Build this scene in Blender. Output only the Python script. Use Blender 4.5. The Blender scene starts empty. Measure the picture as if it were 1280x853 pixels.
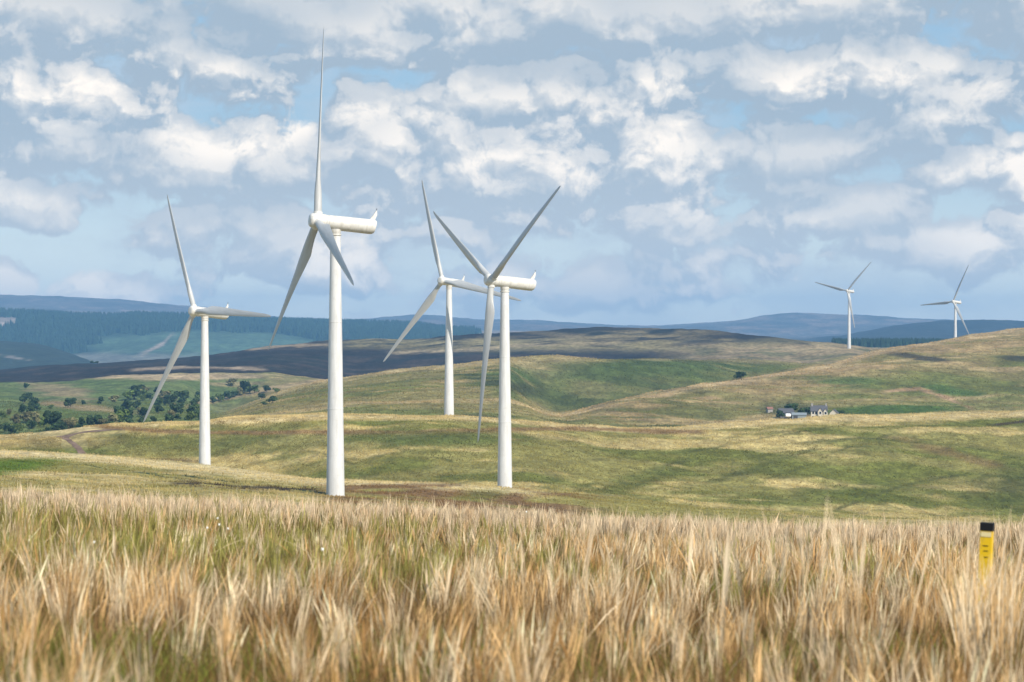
import bpy, bmesh, math, random
import numpy as np
from mathutils import Vector, Matrix

# ------------------------------------------------------------------ camera, sky, sun, exposure
scene = bpy.context.scene
C = scene.collection
F_PX, CX, HY = 3556.0, 640.0, 426.5          # a 100 mm lens on 36 mm film, measured in 1280-wide pixels
R = math.radians

cam = bpy.data.cameras.new('camera')
cam.lens = 100.0; cam.sensor_width = 36.0
cam.clip_start = 0.3; cam.clip_end = 30000
cam.dof.use_dof = True; cam.dof.focus_distance = 330.0; cam.dof.aperture_fstop = 4.8
cam_ob = bpy.data.objects.new('camera', cam); C.objects.link(cam_ob)
cam_ob.location = (0, 0, 0); cam_ob.rotation_euler = (R(90), 0, 0)
scene.camera = cam_ob

SUN_EL, SUN_AZ = R(38), R(38)                # behind the camera, to the right
sun_vec = Vector((math.sin(SUN_AZ) * math.cos(SUN_EL), -math.cos(SUN_AZ) * math.cos(SUN_EL), math.sin(SUN_EL)))
sl = bpy.data.lights.new('sun', 'SUN'); sl.energy = 5.0; sl.angle = R(0.53); sl.color = (1.0, 0.91, 0.77)
so = bpy.data.objects.new('sun', sl); C.objects.link(so)
so.rotation_euler = sun_vec.to_track_quat('Z', 'Y').to_euler()

scene.view_settings.view_transform = 'Standard'
scene.view_settings.look = 'None'
scene.view_settings.exposure = 0.3
scene.view_settings.gamma = 1.0
scene.view_settings.use_curve_mapping = False
scene.render.engine = 'CYCLES'
cy = scene.cycles
cy.max_bounces = 5; cy.diffuse_bounces = 3; cy.glossy_bounces = 2; cy.transmission_bounces = 3
cy.transparent_max_bounces = 4; cy.volume_bounces = 0
cy.use_denoising = True
try:
    cy.denoiser = 'OPENIMAGEDENOISE'; cy.denoising_input_passes = 'RGB_ALBEDO_NORMAL'
except Exception:
    pass


class NT:
    """a few helpers to write node trees as expressions"""
    def __init__(s, tree): s.t = tree; s.N = tree.nodes; s.L = tree.links
    def put(s, sock, v):
        if hasattr(v, 'is_linked') or hasattr(v, 'links'): s.L.new(v, sock)
        elif v is not None: sock.default_value = v
    def m(s, op, a, b=None, c=None, clamp=False):
        n = s.N.new('ShaderNodeMath'); n.operation = op; n.use_clamp = clamp
        for i, v in enumerate((a, b, c)):
            if v is not None: s.put(n.inputs[i], v)
        return n.outputs[0]
    def add(s, a, b): return s.m('ADD', a, b)
    def sub(s, a, b): return s.m('SUBTRACT', a, b)
    def mul(s, a, b): return s.m('MULTIPLY', a, b)
    def v(s, op, a, b=None, scale=None):
        n = s.N.new('ShaderNodeVectorMath'); n.operation = op
        s.put(n.inputs[0], a)
        if b is not None: s.put(n.inputs[1], b)
        if scale is not None: s.put(n.inputs['Scale'], scale)
        return n.outputs[0] if op not in ('LENGTH', 'DOT_PRODUCT') else n.outputs['Value']
    def comb(s, x, y, z=0.0):
        n = s.N.new('ShaderNodeCombineXYZ')
        for i, q in enumerate((x, y, z)): s.put(n.inputs[i], q)
        return n.outputs[0]
    def sep(s, vec):
        n = s.N.new('ShaderNodeSeparateXYZ'); s.put(n.inputs[0], vec); return n.outputs
    def noise(s, vec, scale, detail=4, rough=0.55, dist=0.0, color=False, dim='3D'):
        n = s.N.new('ShaderNodeTexNoise'); n.noise_dimensions = dim
        s.put(n.inputs['Vector'], vec)
        n.inputs['Scale'].default_value = scale; n.inputs['Detail'].default_value = detail
        n.inputs['Roughness'].default_value = rough; n.inputs['Distortion'].default_value = dist
        return n.outputs['Color' if color else 'Fac']
    def sm(s, x, lo, hi, a=0.0, b=1.0):
        n = s.N.new('ShaderNodeMapRange'); n.interpolation_type = 'SMOOTHSTEP'
        s.put(n.inputs[0], x)
        for i, q in enumerate((lo, hi, a, b)): s.put(n.inputs[i + 1], q)
        return n.outputs[0]
    def mix(s, f, a, b, mode='MIX'):
        n = s.N.new('ShaderNodeMix'); n.data_type = 'RGBA'; n.blend_type = mode
        s.put(n.inputs[0], f); s.put(n.inputs[6], a); s.put(n.inputs[7], b)
        return n.outputs[2]
    def attr(s, name):
        n = s.N.new('ShaderNodeAttribute'); n.attribute_name = name; return n.outputs['Color']


def rgb(r, g, b): return (r, g, b, 1.0)


# ---- world: Nishita blue with broken cumulus, all in sky directions (azimuth, elevation)
world = bpy.data.worlds.new('World'); scene.world = world; world.use_nodes = True
wt = world.node_tree; wt.nodes.clear(); W = NT(wt)

# soft banks of cloud: (azimuth, elevation) and half sizes in hundredths of the focal length, strength
BANKS = [
    (-0.25, 2.55, 1.5, .70, 1.0), (1.35, 2.15, 1.3, .62, 1.0), (-1.85, 2.82, .42, .40, .9), (.7, 2.0, .9, .5, .9), (-1.5, 2.15, 1.2, .6, 1.0),
    (.5, 3.02, 1.2, .5, .9), (1.75, 2.65, .75, .6, .95), (-1.8, 3.85, 1.5, .42, 1.0), (.6, 4.1, 2.6, .5, 1.0), (2.1, 3.4, 1.8, .35, .85),
    (3.4, 1.75, .6, .38, .95), (4.3, 1.68, .85, .32, .9), (3.9, 2.95, .5, .2, .7), (5.3, 2.9, 1.1, .5, .8), (4.5, 3.3, 1.1, .5, .8),
    (-4.1, 2.28, .95, .42, .95), (-5.9, 1.75, .75, .4, .9), (-5.8, 2.65, .8, .6, .8), (-5.7, 3.5, .8, .55, .85), (-4.6, 3.9, .8, .5, .9),
    (-3.3, 3.6, .7, .5, .6), (-3.2, 1.25, 1.3, .42, .7), (-6.3, .75, .35, .22, .7), (.9, .75, 1.4, .3, .65), (-.8, 1.3, .6, .3, .6),
    (5.7, 1.2, 1.0, .35, .6), (4.9, 4.2, .7, .5, .8), (6.2, 3.8, .8, .7, .7), (2.2, 1.85, .9, .5, .75), (-2.8, 2.0, .8, .35, .7), (1.0, 1.55, 1.2, .3, .7),
    (-2.4, .95, .9, .3, .55), (-4.9, .62, .7, .18, .5), (3.6, 2.35, 1.0, .3, .7), (6.0, 2.2, .8, .35, .6), (-5.0, 3.0, .6, .4, .7), (3.7, 4.2, 1.5, .42, .85), (-3.2, 4.25, 1.0, .35, .8), (-6.0, 4.25, .8, .3, .8), (6.0, 4.5, 1.2, .3, .7),
]


def cloud_group():
    g = bpy.data.node_groups.new('cloud_density', 'ShaderNodeTree')
    g.interface.new_socket('Vector', in_out='INPUT', socket_type='NodeSocketVector')
    g.interface.new_socket('Density', in_out='OUTPUT', socket_type='NodeSocketFloat')
    n = NT(g)
    gi = g.nodes.new('NodeGroupInput'); go = g.nodes.new('NodeGroupOutput')
    q = gi.outputs[0]
    w1 = n.v('SUBTRACT', n.noise(q, 1.1, 2, .5, color=True, dim='2D'), (.5, .5, .5))
    q1 = n.v('ADD', q, n.v('MULTIPLY', w1, (.55, .34, 0)))
    w2 = n.v('SUBTRACT', n.noise(q, 5.0, 3, .6, color=True, dim='2D'), (.5, .5, .5))
    q2 = n.v('ADD', q1, n.v('MULTIPLY', w2, (.16, .13, 0)))
    bank = None
    for (cx, cy_, rx, ry, s) in BANKS:
        d = n.v('MULTIPLY', n.v('SUBTRACT', q1, (cx, cy_, 0)), (1 / rx, 1 / ry, 0))
        l = n.v('DOT_PRODUCT', d, d)
        e = n.m('MULTIPLY_ADD', l, -s * .6, s)
        bank = e if bank is None else n.m('SMOOTH_MAX', bank, e, .35)
    bank = n.m('MAXIMUM', bank, -.35)
    big = n.noise(n.v('MULTIPLY', q1, (.75, 1.35, 1)), 1.0, 5, .5, dim='2D')
    def puffs(sc, off, feat='F1'):
        vo = n.N.new('ShaderNodeTexVoronoi'); vo.voronoi_dimensions = '2D'; vo.feature = feat; vo.inputs['Scale'].default_value = sc
        if feat == 'SMOOTH_F1': vo.inputs['Smoothness'].default_value = .25
        n.put(vo.inputs['Vector'], n.v('MULTIPLY', n.v('ADD', q2, (off, off * .7, 0)), (1, 1.25, 1)))
        return n.m('MULTIPLY_ADD', n.m('POWER', vo.outputs['Distance'], 2.0), -1.0, .36)
    bil = n.add(n.add(n.mul(puffs(.85, 0, 'SMOOTH_F1'), .66), n.mul(puffs(2.0, 3.3, 'SMOOTH_F1'), .34)), n.mul(puffs(5.2, 7.7), .21))
    fine = n.noise(q2, 8.0, 4, .6, dim='2D')
    d = n.add(n.add(n.mul(bank, .50), n.mul(n.sub(big, .5), 1.15)), n.add(n.mul(bil, .62), n.mul(n.sub(fine, .5), .20)))
    n.put(go.inputs[0], d)
    return g


cg = cloud_group()


def cloud(vec):
    n = W.N.new('ShaderNodeGroup'); n.node_tree = cg; W.put(n.inputs[0], vec); return n.outputs[0]


tc = wt.nodes.new('ShaderNodeTexCoord')
dx, dy, dz = W.sep(W.v('NORMALIZE', tc.outputs['Generated']))
az = W.m('ARCTAN2', dx, dy); el = W.m('ARCSINE', dz)
q = W.comb(W.mul(az, F_PX / 100), W.mul(el, F_PX / 100), 0.0)
D0 = cloud(q)
D1 = cloud(W.v('ADD', q, (.09, .16, 0)))
D2 = cloud(W.v('ADD', q, (.22, .50, 0)))
sky = wt.nodes.new('ShaderNodeTexSky'); sky.sky_type = 'NISHITA'; sky.sun_disc = False
sky.sun_elevation = SUN_EL; sky.sun_rotation = R(180) - SUN_AZ
sky.altitude = 300; sky.air_density = 1.0; sky.dust_density = .4; sky.ozone_density = 2.0
SKY_K = 0.10
K = 1.0 / SKY_K / 2 ** scene.view_settings.exposure
low = W.mix(W.sm(el, 0.0, .085), rgb(.98 * K, 1.04 * K, 1.05 * K), rgb(.28 * K, .48 * K, .69 * K))
blue = W.mix(.68, sky.outputs[0], low)
# a soft grey deck behind the heaps
veil = W.sm(W.noise(W.v('ADD', W.v('MULTIPLY', q, (.42, 1.15, 1)), (3.1, 1.7, 0)), 1.0, 5, .58, dim='2D'), .36, .68)
blue = W.mix(W.mul(W.mul(veil, .5), W.sm(el, .62, .22)), blue, rgb(.60 * K, .67 * K, .75 * K))
cov = W.mul(W.sm(D0, .01, .22), W.sm(el, .62, .22))
lit = W.sm(W.sub(D0, D1), -.10, .13)
lit2 = W.sm(W.sub(D0, D2), -.20, .58)
body = W.sm(D0, .0, .5)
f = W.m('MULTIPLY_ADD', lit, .40, W.m('MULTIPLY_ADD', lit2, .75, -.12))
f = W.m('MULTIPLY_ADD', W.sub(body, .4), .18, f, clamp=True)
sunny = W.sm(W.noise(W.v('ADD', W.v('MULTIPLY', q, (.33, .75, 1)), (8.2, 4.4, 0)), 1.0, 2, .5, dim='2D'), .36, .64, .45, 1.0)
cen = W.v('MULTIPLY', W.v('SUBTRACT', q, (.3, 2.2, 0)), (1 / 2.6, 1 / 1.0, 0))
sunny = W.m('MAXIMUM', sunny, W.sm(W.v('DOT_PRODUCT', cen, cen), 1.5, .2, .3, 1.0))
f = W.mul(W.mul(f, sunny), W.sm(el, .088, .112, 1.0, .62))
cc = W.mix(f, W.mix(W.sm(el, .0, .09), rgb(.66 * K, .70 * K, .74 * K), rgb(.42 * K, .51 * K, .60 * K)), rgb(1.30 * K, 1.17 * K, 1.02 * K))
skycol = W.mix(W.mul(cov, .92), blue, cc)
bg = wt.nodes.new('ShaderNodeBackground'); bg.inputs['Strength'].default_value = SKY_K
wt.links.new(skycol, bg.inputs[0])
wo = wt.nodes.new('ShaderNodeOutputWorld'); wt.links.new(bg.outputs[0], wo.inputs[0])
try:
    world.cycles.sampling_method = 'MANUAL'; world.cycles.sample_map_resolution = 256
except Exception:
    pass


# ------------------------------------------------------------------ helpers
def tag(o, label=None, cat=None, group=None, kind=None):
    if label: o['label'] = label
    if cat: o['category'] = cat
    if group: o['group'] = group
    if kind: o['kind'] = kind
    return o


def link(name, me, mat=None, parent=None):
    o = bpy.data.objects.new(name, me); C.objects.link(o)
    if mat is not None and len(me.materials) == 0: me.materials.append(mat)
    if parent is not None: o.parent = parent
    return o


def empty(name, loc, rz=0.0):
    o = bpy.data.objects.new(name, None); C.objects.link(o)
    o.location = loc; o.rotation_euler = (0, 0, rz); o.empty_display_size = .5
    return o


def np_mesh(name, verts, quads=None, tris=None, cols=None, smooth=False):
    """mesh from numpy arrays"""
    me = bpy.data.meshes.new(name)
    nq = 0 if quads is None else len(quads); ntr = 0 if tris is None else len(tris)
    me.vertices.add(len(verts)); me.vertices.foreach_set('co', np.ascontiguousarray(verts, np.float32).ravel())
    idx = []; starts = []
    if nq: idx.append(np.asarray(quads, np.int32).ravel()); starts.append(np.arange(nq, dtype=np.int32) * 4)
    if ntr: idx.append(np.asarray(tris, np.int32).ravel()); starts.append(nq * 4 + np.arange(ntr, dtype=np.int32) * 3)
    idx = np.concatenate(idx); starts = np.concatenate(starts)
    me.loops.add(len(idx)); me.loops.foreach_set('vertex_index', idx)
    me.polygons.add(nq + ntr); me.polygons.foreach_set('loop_start', starts)
    if smooth: me.polygons.foreach_set('use_smooth', np.ones(nq + ntr, bool))
    me.update(calc_edges=True)
    if cols is not None:
        a = me.attributes.new('Col', 'FLOAT_COLOR', 'POINT')
        c4 = np.ones((len(verts), 4), np.float32); c4[:, :3] = cols
        a.data.foreach_set('color', c4.ravel())
    return me


def bm_mesh(name, bm, smooth=True, angle=40):
    me = bpy.data.meshes.new(name); bmesh.ops.recalc_face_normals(bm, faces=bm.faces); bm.to_mesh(me); bm.free()
    if smooth:
        for p in me.polygons: p.use_smooth = True
        try: me.set_sharp_from_angle(angle=R(angle))
        except Exception: pass
    return me


def principled(name, col=None, rough=.6, spec=.3):
    m = bpy.data.materials.new(name); m.use_nodes = True
    n = NT(m.node_tree); b = m.node_tree.nodes['Principled BSDF']
    b.inputs['Roughness'].default_value = rough
    b.inputs['Specular IOR Level'].default_value = spec
    if col is not None: b.inputs['Base Color'].default_value = rgb(*col)
    return m, n, b


def vnoise(x, y, seed=0):
    """value noise in numpy, smooth"""
    xi = np.floor(x).astype(np.int64); yi = np.floor(y).astype(np.int64)
    xf = x - xi; yf = y - yi
    def h(a, b):
        n = (a * 374761393 + b * 668265263 + seed * 974634777) & 0xffffffff
        n = ((n ^ (n >> 13)) * 1274126177) & 0xffffffff
        return ((n ^ (n >> 16)) & 0xffff) / 65535.0
    u = xf * xf * (3 - 2 * xf); v = yf * yf * (3 - 2 * yf)
    return (h(xi, yi) * (1 - u) + h(xi + 1, yi) * u) * (1 - v) + (h(xi, yi + 1) * (1 - u) + h(xi + 1, yi + 1) * u) * v


def fbm(x, y, oct=4, seed=0):
    s = 0; a = .5; t = 0
    for i in range(oct):
        s = s + a * vnoise(x * 2 ** i + 17.3 * i, y * 2 ** i - 9.1 * i, seed + i); t += a; a *= .5
    return s / t - .5


# ------------------------------------------------------------------ the lie of the land
# each line: how far away it runs (metres, by bearing) and how far below or above eye level it lies, by bearing
PXG = np.arange(-700, 1981, 4.0)


def line(pts, sm=14):
    p = np.array(pts, float)
    y = np.interp(PXG, p[:, 0], p[:, 1])
    if sm:
        k = np.exp(-.5 * (np.arange(-int(3 * sm / 4) * 4, int(3 * sm / 4) * 4 + 1, 4.0) / sm) ** 2); k /= k.sum()
        yp = np.pad(y, len(k) // 2, mode='edge'); y = np.convolve(yp, k, 'valid')
    return y


LINES = []


def add_line(dist, ys, sm=14): LINES.append((line(dist, 60), line(ys, sm)))


A_TOP = line([(-400, 600), (0, 605), (300, 618), (640, 630), (900, 645), (1280, 648), (1700, 650)], 60)   # tops of the meadow grass at its brow
GH = .60
for d in (1.5, 3, 6, 12, 22, 40, 62):
    s = ((A_TOP - HY) / F_PX * 80 - .70) / 80
    LINES.append((np.full_like(PXG, d), HY + F_PX * (.70 + GH + s * d) / d))
LINES.append((np.full_like(PXG, 82), A_TOP + F_PX * GH / 82 + 0))
add_line([(0, 150)], [(-400, 660), (0, 655), (640, 690), (1280, 715)], 40)
add_line([(0, 300)], [(-400, 588), (0, 592), (257, 604), (417, 621), (520, 624), (630, 640), (900, 668), (1280, 690)], 25)
bl = [(-400, 558), (0, 563), (130, 571), (257, 583), (400, 599), (470, 601), (540, 605), (630, 611), (760, 622), (900, 636), (1280, 655)]
add_line([(-100, 440), (257, 440), (400, 415), (630, 372), (1280, 375)], bl, 14)
add_line([(-100, 505), (257, 500), (400, 470), (630, 430), (1280, 440)], [(x, y + 13) for x, y in bl], 20)
cl = [(-400, 560), (0, 546), (60, 541), (110, 534), (200, 528), (300, 523), (400, 520), (560, 520), (640, 524), (700, 530), (760, 534), (800, 536), (860, 534), (930, 529), (1000, 523), (1280, 516), (1700, 512)]
add_line([(0, 560), (560, 565), (800, 600), (1280, 660)], cl, 10)
add_line([(0, 690), (560, 690), (800, 715), (1280, 760)], [(x, y + 11) for x, y in cl], 20)
add_line([(0, 850), (760, 850), (900, 950), (1280, 1200)],
         [(-400, 524), (250, 522), (275, 526), (330, 512), (400, 500), (520, 492), (640, 492), (680, 515), (700, 519), (760, 503), (860, 484), (960, 469), (1040, 454), (1100, 438), (1190, 424), (1280, 411), (1500, 396), (1900, 390)], 10)
el_ = [(660, 505), (690, 526), (720, 522), (760, 512), (860, 493), (960, 479), (1040, 464), (1100, 448), (1190, 434), (1280, 421), (1500, 406), (1900, 400)]
add_line([(0, 975), (760, 960), (900, 1050), (1280, 1290)], [(-400, 515), (240, 513), (275, 523), (330, 504), (400, 488), (520, 476), (640, 472)] + el_, 10)
add_line([(0, 1100), (760, 1100), (900, 1180), (1280, 1400)],
         [(-400, 506), (240, 504), (272, 520), (300, 509), (330, 497), (400, 477), (520, 460), (640, 448), (700, 445), (800, 447), (900, 452), (1000, 455), (1280, 458), (1800, 460)], 10)
add_line([(0, 1200), (760, 1230), (900, 1290), (1280, 1455)], [(-400, 492), (230, 488), (268, 520), (300, 517), (330, 505), (400, 486), (520, 470), (640, 458), (700, 455), (800, 457), (900, 461), (1000, 463), (1280, 468)], 10)
add_line([(0, 1350), (760, 1400), (1000, 1470), (1280, 1520)],
         [(-400, 482), (0, 480), (60, 478), (140, 468), (230, 466), (340, 467), (400, 474), (440, 478), (520, 470), (640, 460), (800, 458), (1000, 456), (1060, 446), (1150, 452), (1280, 460)], 12)
fl = [(-400, 474), (0, 463), (60, 457), (180, 453), (250, 446), (330, 435), (400, 427), (470, 424), (520, 426), (560, 420), (640, 417), (700, 413), (750, 409), (800, 411), (880, 413), (930, 420), (1000, 427), (1060, 433), (1110, 440), (1200, 452), (1700, 455)]
add_line([(0, 1900), (800, 1900), (1000, 1640), (1280, 1640)], fl, 9)
add_line([(0, 2500)], [(x, y + 14) for x, y in fl if x < 960] + [(1000, 437), (1060, 437), (1120, 436), (1210, 438), (1300, 450), (1700, 460)], 24)
add_line([(0, 3200)], [(-400, 420), (0, 426), (50, 430), (80, 438), (110, 450), (140, 463), (400, 472), (640, 440), (1000, 440), (1280, 450)], 9)
add_line([(0, 3900)], [(-400, 462), (0, 462), (150, 456), (250, 452), (400, 452), (560, 440), (640, 424), (900, 430), (1280, 446)], 25)
add_line([(0, 5000)], [(-400, 392), (0, 394), (80, 399), (150, 402), (165, 399), (250, 400), (340, 407), (430, 409), (520, 411), (560, 417), (620, 418), (700, 419), (900, 428), (1000, 427), (1060, 418), (1120, 408), (1170, 404), (1240, 402), (1280, 403), (1700, 410)], 7)
add_line([(0, 6200)], [(-400, 400), (0, 404), (300, 412), (560, 417), (700, 415), (1000, 424), (1280, 420)], 30)
add_line([(0, 8000)], [(-400, 372), (0, 368), (60, 369), (120, 374), (200, 379), (260, 385), (330, 394), (430, 399), (480, 398), (540, 395), (600, 401), (680, 402), (740, 406), (820, 409), (900, 403), (960, 396), (1010, 393), (1060, 394), (1130, 398), (1200, 401), (1280, 402), (1700, 398)], 8)
add_line([(0, 9000)], [(0, 415)])

LD = np.log(np.array([l[0] for l in LINES])); LT = np.array([-(l[1] - HY) / F_PX for l in LINES])
_h = np.diff(LD, axis=0); _dl = np.diff(LT, axis=0) / _h
LM = np.zeros_like(LT)
for i in range(1, len(LINES) - 1):
    a, b = _dl[i - 1], _dl[i]
    w1 = 2 * _h[i] + _h[i - 1]; w2 = _h[i] + 2 * _h[i - 1]
    with np.errstate(divide='ignore', invalid='ignore'):
        LM[i] = np.where(a * b > 0, (w1 + w2) / (w1 / np.where(a == 0, 1, a) + w2 / np.where(b == 0, 1, b)), 0)
LM[0] = _dl[0]; LM[-1] = _dl[-1]


def relief(x, y):
    z = fbm(x / 40, y / 40, 4, 3) * .011 * np.clip(y - 150, 0, 900) * .35
    z = z + fbm(x / 9, y / 9, 3, 8) * np.clip((y - 100) / 300, 0, 1.3) * .9
    z = z + fbm(x / 260, y / 260, 5, 5) * np.clip(y - 2600, 0, 4000) * .006
    return z


def ground(px, d):
    """height of the ground at bearing px and distance d (arrays)"""
    px = np.clip(np.asarray(px, float), PXG[0], PXG[-1]); d = np.asarray(d, float)
    px, d = np.broadcast_arrays(px, d)
    shp = px.shape; px = px.ravel(); d = d.ravel()
    u = (px - PXG[0]) / 4.0; i0 = np.clip(u.astype(int), 0, len(PXG) - 2); fr = u - i0
    ld = np.log(d)
    LDc = LD[:, i0] * (1 - fr) + LD[:, i0 + 1] * fr
    k = np.clip((ld[None, :] >= LDc).sum(0) - 1, 0, len(LINES) - 2)
    ar = np.arange(len(px))
    def g(A, kk): return A[kk, i0] * (1 - fr) + A[kk, i0 + 1] * fr
    d0, d1 = LDc[k, ar], LDc[k + 1, ar]
    h = d1 - d0; s = np.clip((ld - d0) / h, 0, 1)
    t0, t1, m0, m1 = g(LT, k), g(LT, k + 1), g(LM, k), g(LM, k + 1)
    t = (2 * s ** 3 - 3 * s ** 2 + 1) * t0 + (s ** 3 - 2 * s ** 2 + s) * h * m0 + (-2 * s ** 3 + 3 * s ** 2) * t1 + (s ** 3 - s ** 2) * h * m1
    x = (px - CX) / F_PX * d
    return (t * d + relief(x, d)).reshape(shp)


def gz(x, y): return float(ground(np.array([CX + F_PX * x / y]), np.array([float(y)]))[0])


def depth_at(px, py, d0, d1):
    """first distance between d0 and d1 at which the ground seen along bearing px reaches row py"""
    ds = np.linspace(d0, d1, 400)
    yy = HY - F_PX * ground(np.full(400, px), ds) / ds
    yy = np.minimum.accumulate(yy)
    j = np.argmax(yy <= py) if (yy <= py).any() else np.argmin(yy)
    return float(ds[j])


def at(px, d): return (px - CX) / F_PX * d


# ---- land cover (surface colours of turf, straw grass, heather, forest floor; some have cloud shadow painted in)
STRAW = np.array([.42, .335, .165]); OLIVE = np.array([.225, .20, .063]); GREEN = np.array([.085, .135, .032]); RUST = np.array([.17, .10, .045])
HEATH_SHADED = np.array([.022, .019, .019]); DARKG = np.array([.045, .065, .022]); FOREST = np.array([.018, .035, .018]); TAN = np.array([.30, .225, .125])  # the moor's heather tone is darkened to hold a cloud shadow
MEADOW = np.array([.075, .15, .022]); SOIL = np.array([.10, .075, .03]); PEAT = np.array([.03, .022, .014])


def blend(col, mask, c): return col * (1 - mask[..., None]) + c * mask[..., None]


def sst(x, a, b):
    t = np.clip((x - a) / (b - a), 0, 1); return t * t * (3 - 2 * t)


def spot(P, Y, cx, cy_, rx, ry, rot=0.0, soft=.5, wob=None):
    c, s = math.cos(R(rot)), math.sin(R(rot))
    a = (P - cx) * c - (Y - cy_) * s; b = (P - cx) * s + (Y - cy_) * c
    r = np.sqrt((a / rx) ** 2 + (b / ry) ** 2)
    if wob is not None: r = r + wob
    return 1 - sst(r, 1 - soft, 1 + soft)


def band(P, Y, pts, w, wob=0.0, soft=.6):
    """a strip of ground that follows a line of points (bearing, row)"""
    p = np.array(pts, float)
    yy = np.interp(P, p[:, 0], p[:, 1]); inside = sst(P, p[0, 0] - 10, p[0, 0] + 10) * (1 - sst(P, p[-1, 0] - 10, p[-1, 0] + 10))
    return inside * (1 - sst(np.abs(Y - yy + wob) / w, 1 - soft, 1 + soft))


def cover_field(P, Y, X, D):
    col = np.broadcast_to(SOIL, P.shape + (3,)).copy()
    return blend(col, sst(fbm(X / 2, D / 2, 3, 1), 0, .25), np.array([.09, .10, .03]))


def cover_shelf(P, Y, X, D):
    n = fbm(X / 14, D / 22, 4, 21); n2 = fbm(X / 5, D / 8, 3, 22)
    col = np.broadcast_to(OLIVE, P.shape + (3,)).copy()
    col = blend(col, sst(n + n2 * .6, -.02, .22), STRAW)
    ct = np.interp(P, [p[0] for p in bl], [p[1] for p in bl])
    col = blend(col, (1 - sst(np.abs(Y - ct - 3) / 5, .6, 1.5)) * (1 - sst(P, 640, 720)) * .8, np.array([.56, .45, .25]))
    col = blend(col, sst(P, 370, 430) * (1 - sst(P, 690, 790)) * sst(Y, 603, 607) * sst(n2 + n * .5, -.25, .05), RUST)
    col = blend(col, (1 - sst(P, 330, 460)) * sst(Y, 588, 600) * sst(n2, -.3, .15) * .7, STRAW * .95)
    col = blend(col, spot(P, Y, 0, 584, 75, 9, 4, .5, n2) * .95, np.array([.075, .125, .010]))
    col = blend(col, spot(P, Y, 605, 619, 30, 6, 0, .6, n2) * .5, np.array([.085, .115, .018]))
    col = blend(col, band(P, Y, [(215, 604), (300, 610), (400, 614)], 3.2, n2 * 8) * sst(n2 + .1, 0, .1), PEAT * 1.4)
    return col


def cover_hillside(P, Y, X, D):
    n = fbm(X / 22, D / 16, 4, 31); n2 = fbm(X / 7, D / 6, 4, 32)
    lay = fbm((X * .9 + D * .8) / 48, (D * .9 - X * .5) / 13, 4, 33)            # drifts running down the slope
    col = np.broadcast_to(np.array([.215, .195, .062]), P.shape + (3,)).copy()
    col = blend(col, sst(lay * 1.1 + n2 * .7, -.03, .24) * .85, np.array([.44, .345, .15]))
    col = blend(col, sst(n - lay * .9, .03, .22) * .85, np.array([.112, .125, .025]))
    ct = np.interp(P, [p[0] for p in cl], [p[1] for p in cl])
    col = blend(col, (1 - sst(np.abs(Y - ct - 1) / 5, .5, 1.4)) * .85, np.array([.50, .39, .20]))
    col = blend(col, spot(P, Y, 330, 552, 230, 14, 0, .6, n2 * 1.5) * .7, np.array([.11, .125, .032]))
    col = blend(col, band(P, Y, [(120, 533), (200, 540), (300, 541), (420, 541), (560, 540), (700, 536), (880, 541)], 2.6, n2 * 5) * .85, np.array([.20, .12, .055]))
    col = blend(col, spot(P, Y, 560, 547, 110, 8, 0, .6, n2) * .7, np.array([.075, .10, .022]))
    col = blend(col, spot(P, Y, 790, 605, 70, 10, 18, .6, n2 * 1.6) * .75, np.array([.085, .10, .02]))
    col = blend(col, spot(P, Y, 960, 580, 90, 3, 18, .6, n2 * 2) * .6, np.array([.075, .085, .025]))
    col = blend(col, spot(P, Y, 1060, 620, 160, 14, 6, .6, n2 * 1.6) * .7, np.array([.092, .108, .02]))
    col = blend(col, spot(P, Y, 1270, 607, 60, 26, 10, .5, n2 * 1.2) * .85, np.array([.058, .072, .016]))  # cloud shadow painted into the turf at the right-hand foot
    col = blend(col, spot(P, Y, 1180, 565, 60, 6, -14, .6, n2 * 2) * .7, np.array([.19, .125, .055]))
    col = blend(col, band(P, Y, [(1240, 532), (1290, 526)], 1.6), PEAT * 1.6)
    for ln_, w_ in (([(925, 612), (1000, 585), (1060, 560), (1120, 541)], 1.5), ([(720, 612), (770, 596), (830, 584), (870, 572)], 2.6), ([(980, 556), (1080, 549), (1190, 557), (1290, 575)], 1.3),
                    ([(1040, 640), (1130, 606), (1230, 590)], 2.0), ([(440, 552), (520, 566), (600, 590)], 1.6), ([(300, 560), (400, 568), (470, 590)], 1.6), ([(860, 566), (960, 548), (1060, 532)], 1.2)):
        col = blend(col, band(P, Y, ln_, w_, n2 * 7, .7) * sst(n2 + n, -.25, .1) * .75, np.array([.075, .08, .022]))
    col = blend(col, spot(P, Y, 60, 552, 70, 8, 0, .6, n2 * 1.4) * .6, np.array([.30, .235, .11]))
    col = blend(col, spot(P, Y, 210, 577, 40, 3.5, 0, .5, n2 * 1.4) * .8, np.array([.12, .08, .04]))
    return col


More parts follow.
